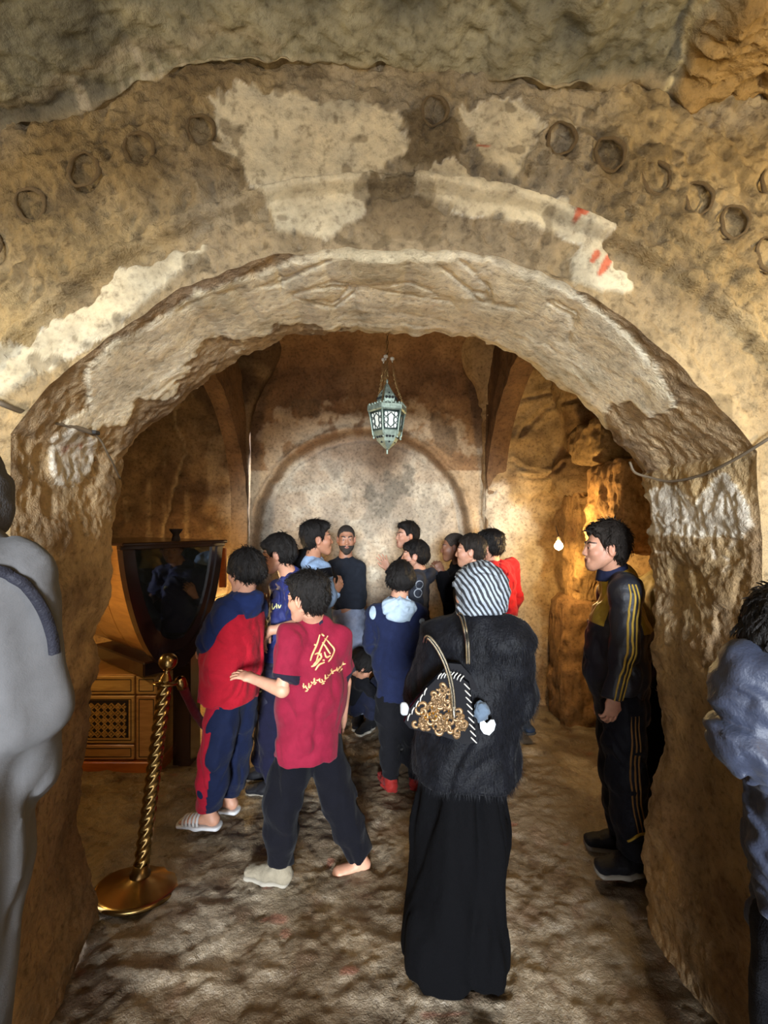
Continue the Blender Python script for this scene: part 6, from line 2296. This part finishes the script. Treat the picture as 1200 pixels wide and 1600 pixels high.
hexloft([(.001, 598), (.012, 602), (.030, 610), (.052, 618), (.060, 625), (.055, 631), (.050, 634)], 'dome', PAT)
hexloft([(.050, 632), (.105, 634), (.118, 637), (.118, 644), (.110, 646), (.09, 646)], 'cornice', PAT)
hexloft([(.082, 674), (.086, 676), (.074, 682), (.055, 691), (.028, 698), (.010, 702), (.002, 703)], 'lower_cone', PAT)
m = MB(); m.lathe([(.002, -.018), (.007, -.012), (.004, -.004), (.008, .004), (.003, .012)], V(LC[0], LC[1], LZ(705)), ZU, 10); m.build('drop_finial', PAT, lan, True)
m = MB(); m.lathe([(.003, -.012), (.008, 0), (.003, .012)], V(LC[0], LC[1], LZ(596)), ZU, 10); m.build('top_finial', PAT, lan, True)
for k in range(6):
    a0 = 2 * math.pi * k / 6 + .25; a1 = a0 + 2 * math.pi / 6; am = (a0 + a1) / 2
    C0 = lambda r, a, y: V(LC[0] + r * math.cos(a), LC[1] + r * math.sin(a), LZ(y))
    # corner bar with knob
    m = MB(); m.tube([C0(.108, a0, 645), C0(.100, a0, 655), C0(.090, a0, 672), C0(.086, a0, 680), C0(.078, a0, 684)], [.006, .0045, .0045, .0055, .004], 8)
    m.lathe([(.0, -.009), (.009, 0), (.0, .009)], C0(.080, a0, 685), ZU, 8); m.build('corner_bar', PAT, lan, True)
    # glass panel
    tl, tr, bl, br = C0(.100, a0, 646), C0(.100, a1, 646), C0(.084, a0, 675), C0(.084, a1, 675)
    nout = V(math.cos(am), math.sin(am), 0)
    Lp = lambda u, v: (tl * (1 - u) + tr * u) * (1 - v) + (bl * (1 - u) + br * u) * v
    m = MB(); th = -nout * .004
    m.add([Lp(.05, .05), Lp(.95, .05), Lp(.95, .95), Lp(.05, .95)] + [Lp(.05, .05) + th, Lp(.95, .05) + th, Lp(.95, .95) + th, Lp(.05, .95) + th], [[0, 1, 2, 3], [7, 6, 5, 4], [0, 4, 5, 1], [1, 5, 6, 2], [2, 6, 7, 3], [3, 7, 4, 0]])
    pn = m.build('glass_panel', MILK, lan)
    m = MB()
    for (ua, va, ub, vb) in ((.05, .06, .95, .06), (.05, .94, .95, .94), (.06, .05, .06, .95), (.94, .05, .94, .95)):
        m.tube([Lp(ua, va) + nout * .003, Lp(ub, vb) + nout * .003], .004, 6)
    for qx in (.2, .8):
        for qy in (.2, .5, .8):
            m.tube([Lp(qx + .11 * math.cos(t), qy + .13 * math.sin(t)) + nout * .003 for t in np.linspace(0, 6.28, 11)[:-1]], .0026, 5, closed=True)
    for (ua, va, ub, vb) in ((.3, .3, .5, .12), (.7, .3, .5, .12), (.3, .7, .5, .88), (.7, .7, .5, .88), (.3, .3, .34, .5), (.34, .5, .3, .7), (.7, .3, .66, .5), (.66, .5, .7, .7)):
        m.tube([Lp(ua, va) + nout * .003, Lp(ub, vb) + nout * .003], .003, 5)
    m.build('fretwork', PAT_D, pn, True)
    # beads on the cornice; dark discs stand in for the shade inside the piercings
    m = MB()
    for t in np.linspace(.1, .9, 5):
        p_ = C0(.112, a0, 635) * (1 - t) + C0(.112, a1, 635) * t
        m.lathe([(.0, -.008), (.009, 0), (.0, .010)], p_, ZU, 8)
    m.build('cornice_bead', PAT, lan, True)
    m = MB()
    for (rr_, yy, sz) in ((.060, 624, .010), (.046, 617, .007), (.066, 684, .010), (.05, 692, .007)):
        p_ = V(LC[0] + rr_ * .90 * math.cos(am), LC[1] + rr_ * .90 * math.sin(am), LZ(yy))
        for dx in (-.018, 0, .018) if sz > .008 else (0,):
            sdv = V(-math.sin(am), math.cos(am), 0)
            m.lathe([(.0, .004), (sz * .8, .003), (sz * .8, -.004)], p_ + sdv * dx, nout, 8)
    if k == 0: plain('piercing_shade', (.01, .012, .012), .8)
    hq = m.build('piercing_disc', bpy.data.materials['piercing_shade'], lan, True); hq['kind'] = 'stuff'
    if k % 2 == 0:
        top = V(LC[0] + .03 * math.cos(a0), LC[1] + .03 * math.sin(a0), LZ(560))
        st_ = C0(.112, a0, 636)
        P_ = bez([st_, C0(.075, a0, 616), C0(.045, a0, 590), top], 9)
        ch = thing_ = None
        m = MB()
        for i in range(len(P_) - 1):
            c_ = (P_[i] + P_[i + 1]) / 2; tg_ = nrm(P_[i + 1] - P_[i]); sd_ = nrm(np.cross(tg_, V(math.cos(i * 1.57), math.sin(i * 1.57), .1)))
            hl = np.linalg.norm(P_[i + 1] - P_[i]) * .62
            m.tube([c_ + tg_ * hl * math.cos(t) + sd_ * .0055 * math.sin(t) for t in np.linspace(0, 6.28, 9)[:-1]], .0016, 5, closed=True)
        m.build('hanging_chain', CHN, lan, True)
        m = MB(); m.lathe([(.0, .012), (.012, .006), (.013, -.004), (.004, -.010), (.004, -.02)], top, ZU, 12); m.build('chain_cap', MILK, lan, True)
m = MB()
zt = 3.70; zb_ = LZ(596) + .01; nl = 44
for i in range(nl):
    c_ = V(LC[0], LC[1], zb_ + (zt - zb_) * (i + .5) / nl); hl = (zt - zb_) / nl * .62; a = (i % 2) * 1.57 + .4
    m.tube([c_ + ZU * hl * math.cos(t) + V(math.cos(a), math.sin(a), 0) * .007 * math.sin(t) for t in np.linspace(0, 6.28, 9)[:-1]], .002, 5, closed=True)
m.build('main_chain', CHN, lan, True)

# ---- cables on the arch
CAB = plain('grey_cable', srgb(96, 84, 68), .6)
m = MB(); pts = bez([px(-30, 612, 1.34), px(5, 632, 1.335), px(70, 655, 1.48), px(146, 678, 1.66), px(170, 712, 1.76), px(188, 748, 1.90)], 8)
m.tube(pts[:25], .0085, 8); m.tube(pts[24:], .004, 6)
lc = m.build('cable', CAB, None, True); tag(lc, 'grey cable crossing the left side of the arch', 'cable', 'cables along the arch')
m = MB(); m.box(px(149, 676, 1.66), (.02, .03, .014), None, .003); m.build('cable_clip', plain('black_clip', (.02, .02, .02), .5), lc)
m = MB(); pts = bez([px(984, 722, 1.90), px(992, 738, 1.88), px(1015, 746, 1.83), px(1045, 752, 1.74), px(1090, 744, 1.60), px(1140, 722, 1.45), px(1200, 686, 1.33), px(1240, 660, 1.31)], 8)
m.tube(pts, .005, 8)
rc_ = m.build('cable', CAB, None, True); tag(rc_, 'thin slack cable crossing the right side of the arch', 'cable', 'cables along the arch')

# ---- bulbs
GLOW = NT('bulb_glow'); GLOW.b.inputs['Emission Color'].default_value = (1, .72, .34, 1); GLOW.b.inputs['Emission Strength'].default_value = 55
GLOW.b.inputs['Base Color'].default_value = (1, .8, .5, 1)
SOCK = plain('bulb_socket', srgb(60, 50, 40), .6)


def bulb(label, loc, energy, r=.032, col=WARM, down=True):
    loc = np.asarray(loc, float)
    root = thing('light_bulb', label, 'lamp', loc, 'warm electric bulbs')
    m = MB(); m.lathe([(.001, -r * 1.1)] + [(r * math.sin(t), -r * math.cos(t)) for t in np.linspace(.2, 2.5, 12)] + [(r * .45, r * 1.25)], loc, ZU, 18); m.build('bulb', GLOW.m, root, True)
    m = MB(); m.lathe([(r * .46, r * 1.2), (r * .5, r * 1.25), (r * .5, r * 2.4), (0, r * 2.45)], loc, ZU, 14); m.build('socket', SOCK, root, True)
    m = MB(); m.tube(bez([loc + V(0, 0, r * 2.4), loc + V(.03, .12, r * 4), loc + V(.14, .42, r * 4.8)], 6), .004, 6); m.build('wire', SOCK, root, True)
    l = light('bulb_light', 'POINT', loc + V(-.06, -.09, -.02), energy, col, .035)
    l.parent = root; l.matrix_parent_inverse = Matrix.Translation(-Vector(loc))
    return root


bulb('bare glowing bulb on the golden rock wall', px(873, 853, 3.55), 26)
bulb('bulb low behind the display case', V(-1.66, 4.0, .92), 26)
bulb('bulb high in the case bay, hidden by the left jamb', V(-2.05, 2.55, 1.45), 9)
bulb('bulb on the vestibule wall beyond the left edge of view', V(-1.75, .70, 2.35), 33, col=(1.0, .80, .46))
bulb('bulb on the vestibule wall beyond the right edge of view', V(1.80, .65, 2.35), 33, col=(1.0, .80, .46))

# ---- handbag of the woman
PAT_L = plain('black_patent', (.003, .003, .004), .12, spec=.05)
SILV = plain('silver_chain', srgb(200, 196, 186), .25, 1.0)
GOLDB = plain('bronze_gold_scroll', srgb(120, 94, 64), .4, .5, var=.3, vscale=60)
GOLDS = plain('gold_sequin', srgb(230, 186, 80), .15, 1.0)
WTHR = plain('white_stitch', srgb(170, 168, 162), .5)
bag = thing('handbag', 'black patent handbag with gold scrollwork and white whipstitched edges', 'handbag', px(695, 1080, 1.66))
YB_ = 1.655
poly_px = [(690, 1052), (722, 1060), (732, 1068), (738, 1110), (742, 1160), (728, 1163), (690, 1150), (640, 1138), (632, 1128), (640, 1108), (662, 1080)]
to3 = lambda q, dy=0: px(q[0], q[1], YB_ + dy - .0)
# face of the bag leans back towards the hip
fo = px(690, 1110, YB_); fn_ = nrm(V(-.12, -1, .10))


def onface(q, lift=0.0):
    """intersection of the sight line with the bag's front plane"""
    d = V((q[0] - 600) / F_PX, 1, -(q[1] - HOR) / F_PX); o = V(0, 0, CAM_H)
    t = ((fo + fn_ * lift - o) @ fn_) / (d @ fn_)
    return o + d * t


n = len(poly_px)
cen = np.mean([onface(q) for q in poly_px], 0)
fr = [onface(q) for q in poly_px]
fr2 = [cen + (p_ - cen) * 1.04 - fn_ * .018 for p_ in fr]
bk = [cen + (p_ - cen) * 1.02 - fn_ * .062 for p_ in fr]
m = MB(); m.add(fr + fr2 + bk, [list(range(n))] + [[i, n + i, n + (i + 1) % n, (i + 1) % n] for i in range(n)] + [[n + i, 2 * n + i, 2 * n + (i + 1) % n, n + (i + 1) % n] for i in range(n)] + [[2 * n + i for i in range(n)][::-1]])
m.build('bag_body', PAT_L, bag)
# top flap showing above the front
fl = [(688, 1052), (700, 1036), (720, 1038), (736, 1056), (748, 1080), (738, 1078), (724, 1062)]
m = MB(); a_ = [onface(q, -.02) for q in fl]; b_ = [p_ - fn_ * .03 for p_ in a_]; k = len(fl)
m.add(a_ + b_, [list(range(k)), [k + i for i in range(k)][::-1]] + [[i, k + i, k + (i + 1) % k, (i + 1) % k] for i in range(k)]); m.build('flap', PAT_L, bag)
# stitches
m = MB()
edge = bez([V(*q, 0) for q in [(686, 1056), (706, 1054), (726, 1062)]], 4)
for i, q in enumerate(edge[:-1]):
    m.tube([onface((q[0] - 2, q[1] + 5), .003), onface((q[0], q[1]), .006), onface((q[0] + 4, q[1] - 4), .003)], .0022, 6)
for i in range(9):
    q = V(729 + i * 1.35, 1068 + i * 10.5, 0)
    m.tube([onface((q[0] - 4, q[1]), .003), onface((q[0], q[1] + 4), .006), onface((q[0] + 5, q[1] + 9), .003)], .0024, 6)
for i in range(5):
    q = V(664 - i * 6.5, 1080 + i * 10, 0)
    m.tube([onface((q[0] - 1, q[1] + 6), .003), onface((q[0], q[1]), .006), onface((q[0] + 3, q[1] - 5), .003)], .0024, 6)
m.build('whipstitch', WTHR, bag, True)['kind'] = 'stuff'
# scrollwork
m = MB(); rg = random.Random(11)
inner = np.array([(690, 1060), (712, 1088), (718, 1096), (728, 1120), (728, 1155), (690, 1146), (644, 1133), (650, 1112), (668, 1085)], float)
cnt = 0
while cnt < 85:
    q = np.array([rg.uniform(640, 730), rg.uniform(1062, 1156)])
    if poly_sd(q[None], inner)[0] < 3: continue
    cnt += 1
    a0 = rg.uniform(0, 6.28); r0 = rg.uniform(4, 9); sg = rg.choice((-1, 1))
    st = [(q[0] + r0 * (1 - t * .7) * math.cos(a0 + sg * t * 4.6), q[1] + r0 * (1 - t * .7) * math.sin(a0 + sg * t * 4.6)) for t in np.linspace(0, 1, 10)]
    P_ = [onface(z_, .002) for z_ in st]
    m.ribbon(P_, [fn_] * 10, [.013 * (.35 + .65 * math.sin(math.pi * (i + .5) / 10)) for i in range(10)], .005)
m.build('scrollwork', GOLDB, bag, True)['kind'] = 'stuff'
for i in range(26):
    q = (rg.gauss(676, 14), rg.gauss(1118, 6))
    m = MB() if i == 0 else m
    m.lathe([(.0, .004), (.0028, .002), (.003, -.001)], onface(q, .006), fn_, 6)
m.build('sequins', GOLDS, bag, True)['kind'] = 'stuff'
# beaded straps
for nm, P_ in (('strap', [onface((709, 1108), .008), onface((706, 1075), .012), onface((697, 1040), .016), onface((682, 1010), .02), onface((668, 995), .02), V(*onface((664, 1003), -.05))]),
               ('strap', [onface((731, 1036), -.015), onface((730, 1005), -.035), px(727, 985, 1.655), px(722, 965, 1.70), px(717, 958, 1.76)])):
    B_ = bez(P_, 10)
    m = MB(); m.tube(B_, .006, 8); so = m.build(nm, PAT_L, bag, True)
    m = MB(); L_ = 0
    for a_, b_ in zip(B_[:-1], B_[1:]):
        for t in (0, .5):
            c_ = a_ + (b_ - a_) * t; tg_ = nrm(b_ - a_)
            for off in (-.005, .005):
                sdv = nrm(np.cross(tg_, V(0, -1, 0)))
                m.lathe([(.0, .006), (.0042, .003), (.0042, -.001), (.0, -.002)], c_ + sdv * off + V(0, -.005, 0), V(0, -1, 0), 6)
    m.build('beads', SILV, so, True)['kind'] = 'stuff'
m = MB(); m.lathe([(.006, -.02), (.009, -.005), (.007, .015), (.009, .02)], onface((709, 1112), .008), nrm(onface((706, 1075), .012) - onface((709, 1112), .008)), 10); m.build('buckle', SILV, bag, True)
# pom-pom and heart tag
q = SDF(); pc = px(752, 1112, 1.66); q.ell(pc, (.028, .026, .040)); v, f = q.grid(.004, lambda P: .006 * fbm(P[:, 0], P[:, 1], P[:, 2], 70, 2))
obj('pompom', mk_mesh('pompom', v, f), cloth('pompom_grey', srgb(96, 112, 128), sheen=.6), bag)
ht = px(762, 1135, 1.655)
hp = [(-.030, .012), (-.026, .026), (-.016, .024), (-.004, .012), (.010, .026), (.022, .026), (.028, .010), (.022, -.012), (.004, -.030), (-.016, -.024), (-.028, -.006)]
m = MB(); m.prism(hp, ht, V(1, 0, 0), V(0, 0, 1), .006, V(0, -1, 0)); m.build('heart_tag', plain('white_tag', srgb(190, 198, 206), .6), bag)
q = SDF(); pc = px(632, 1107, 1.67); q.ell(pc, (.017, .015, .026)); v, f = q.grid(.004, lambda P: .003 * fbm(P[:, 0], P[:, 1], P[:, 2], 80, 2))
obj('pompom', mk_mesh('pompom', v, f), cloth('pompom_pale', srgb(200, 204, 206), sheen=.6), bag)
# stone step on which the robed visitor stands, beside the camera
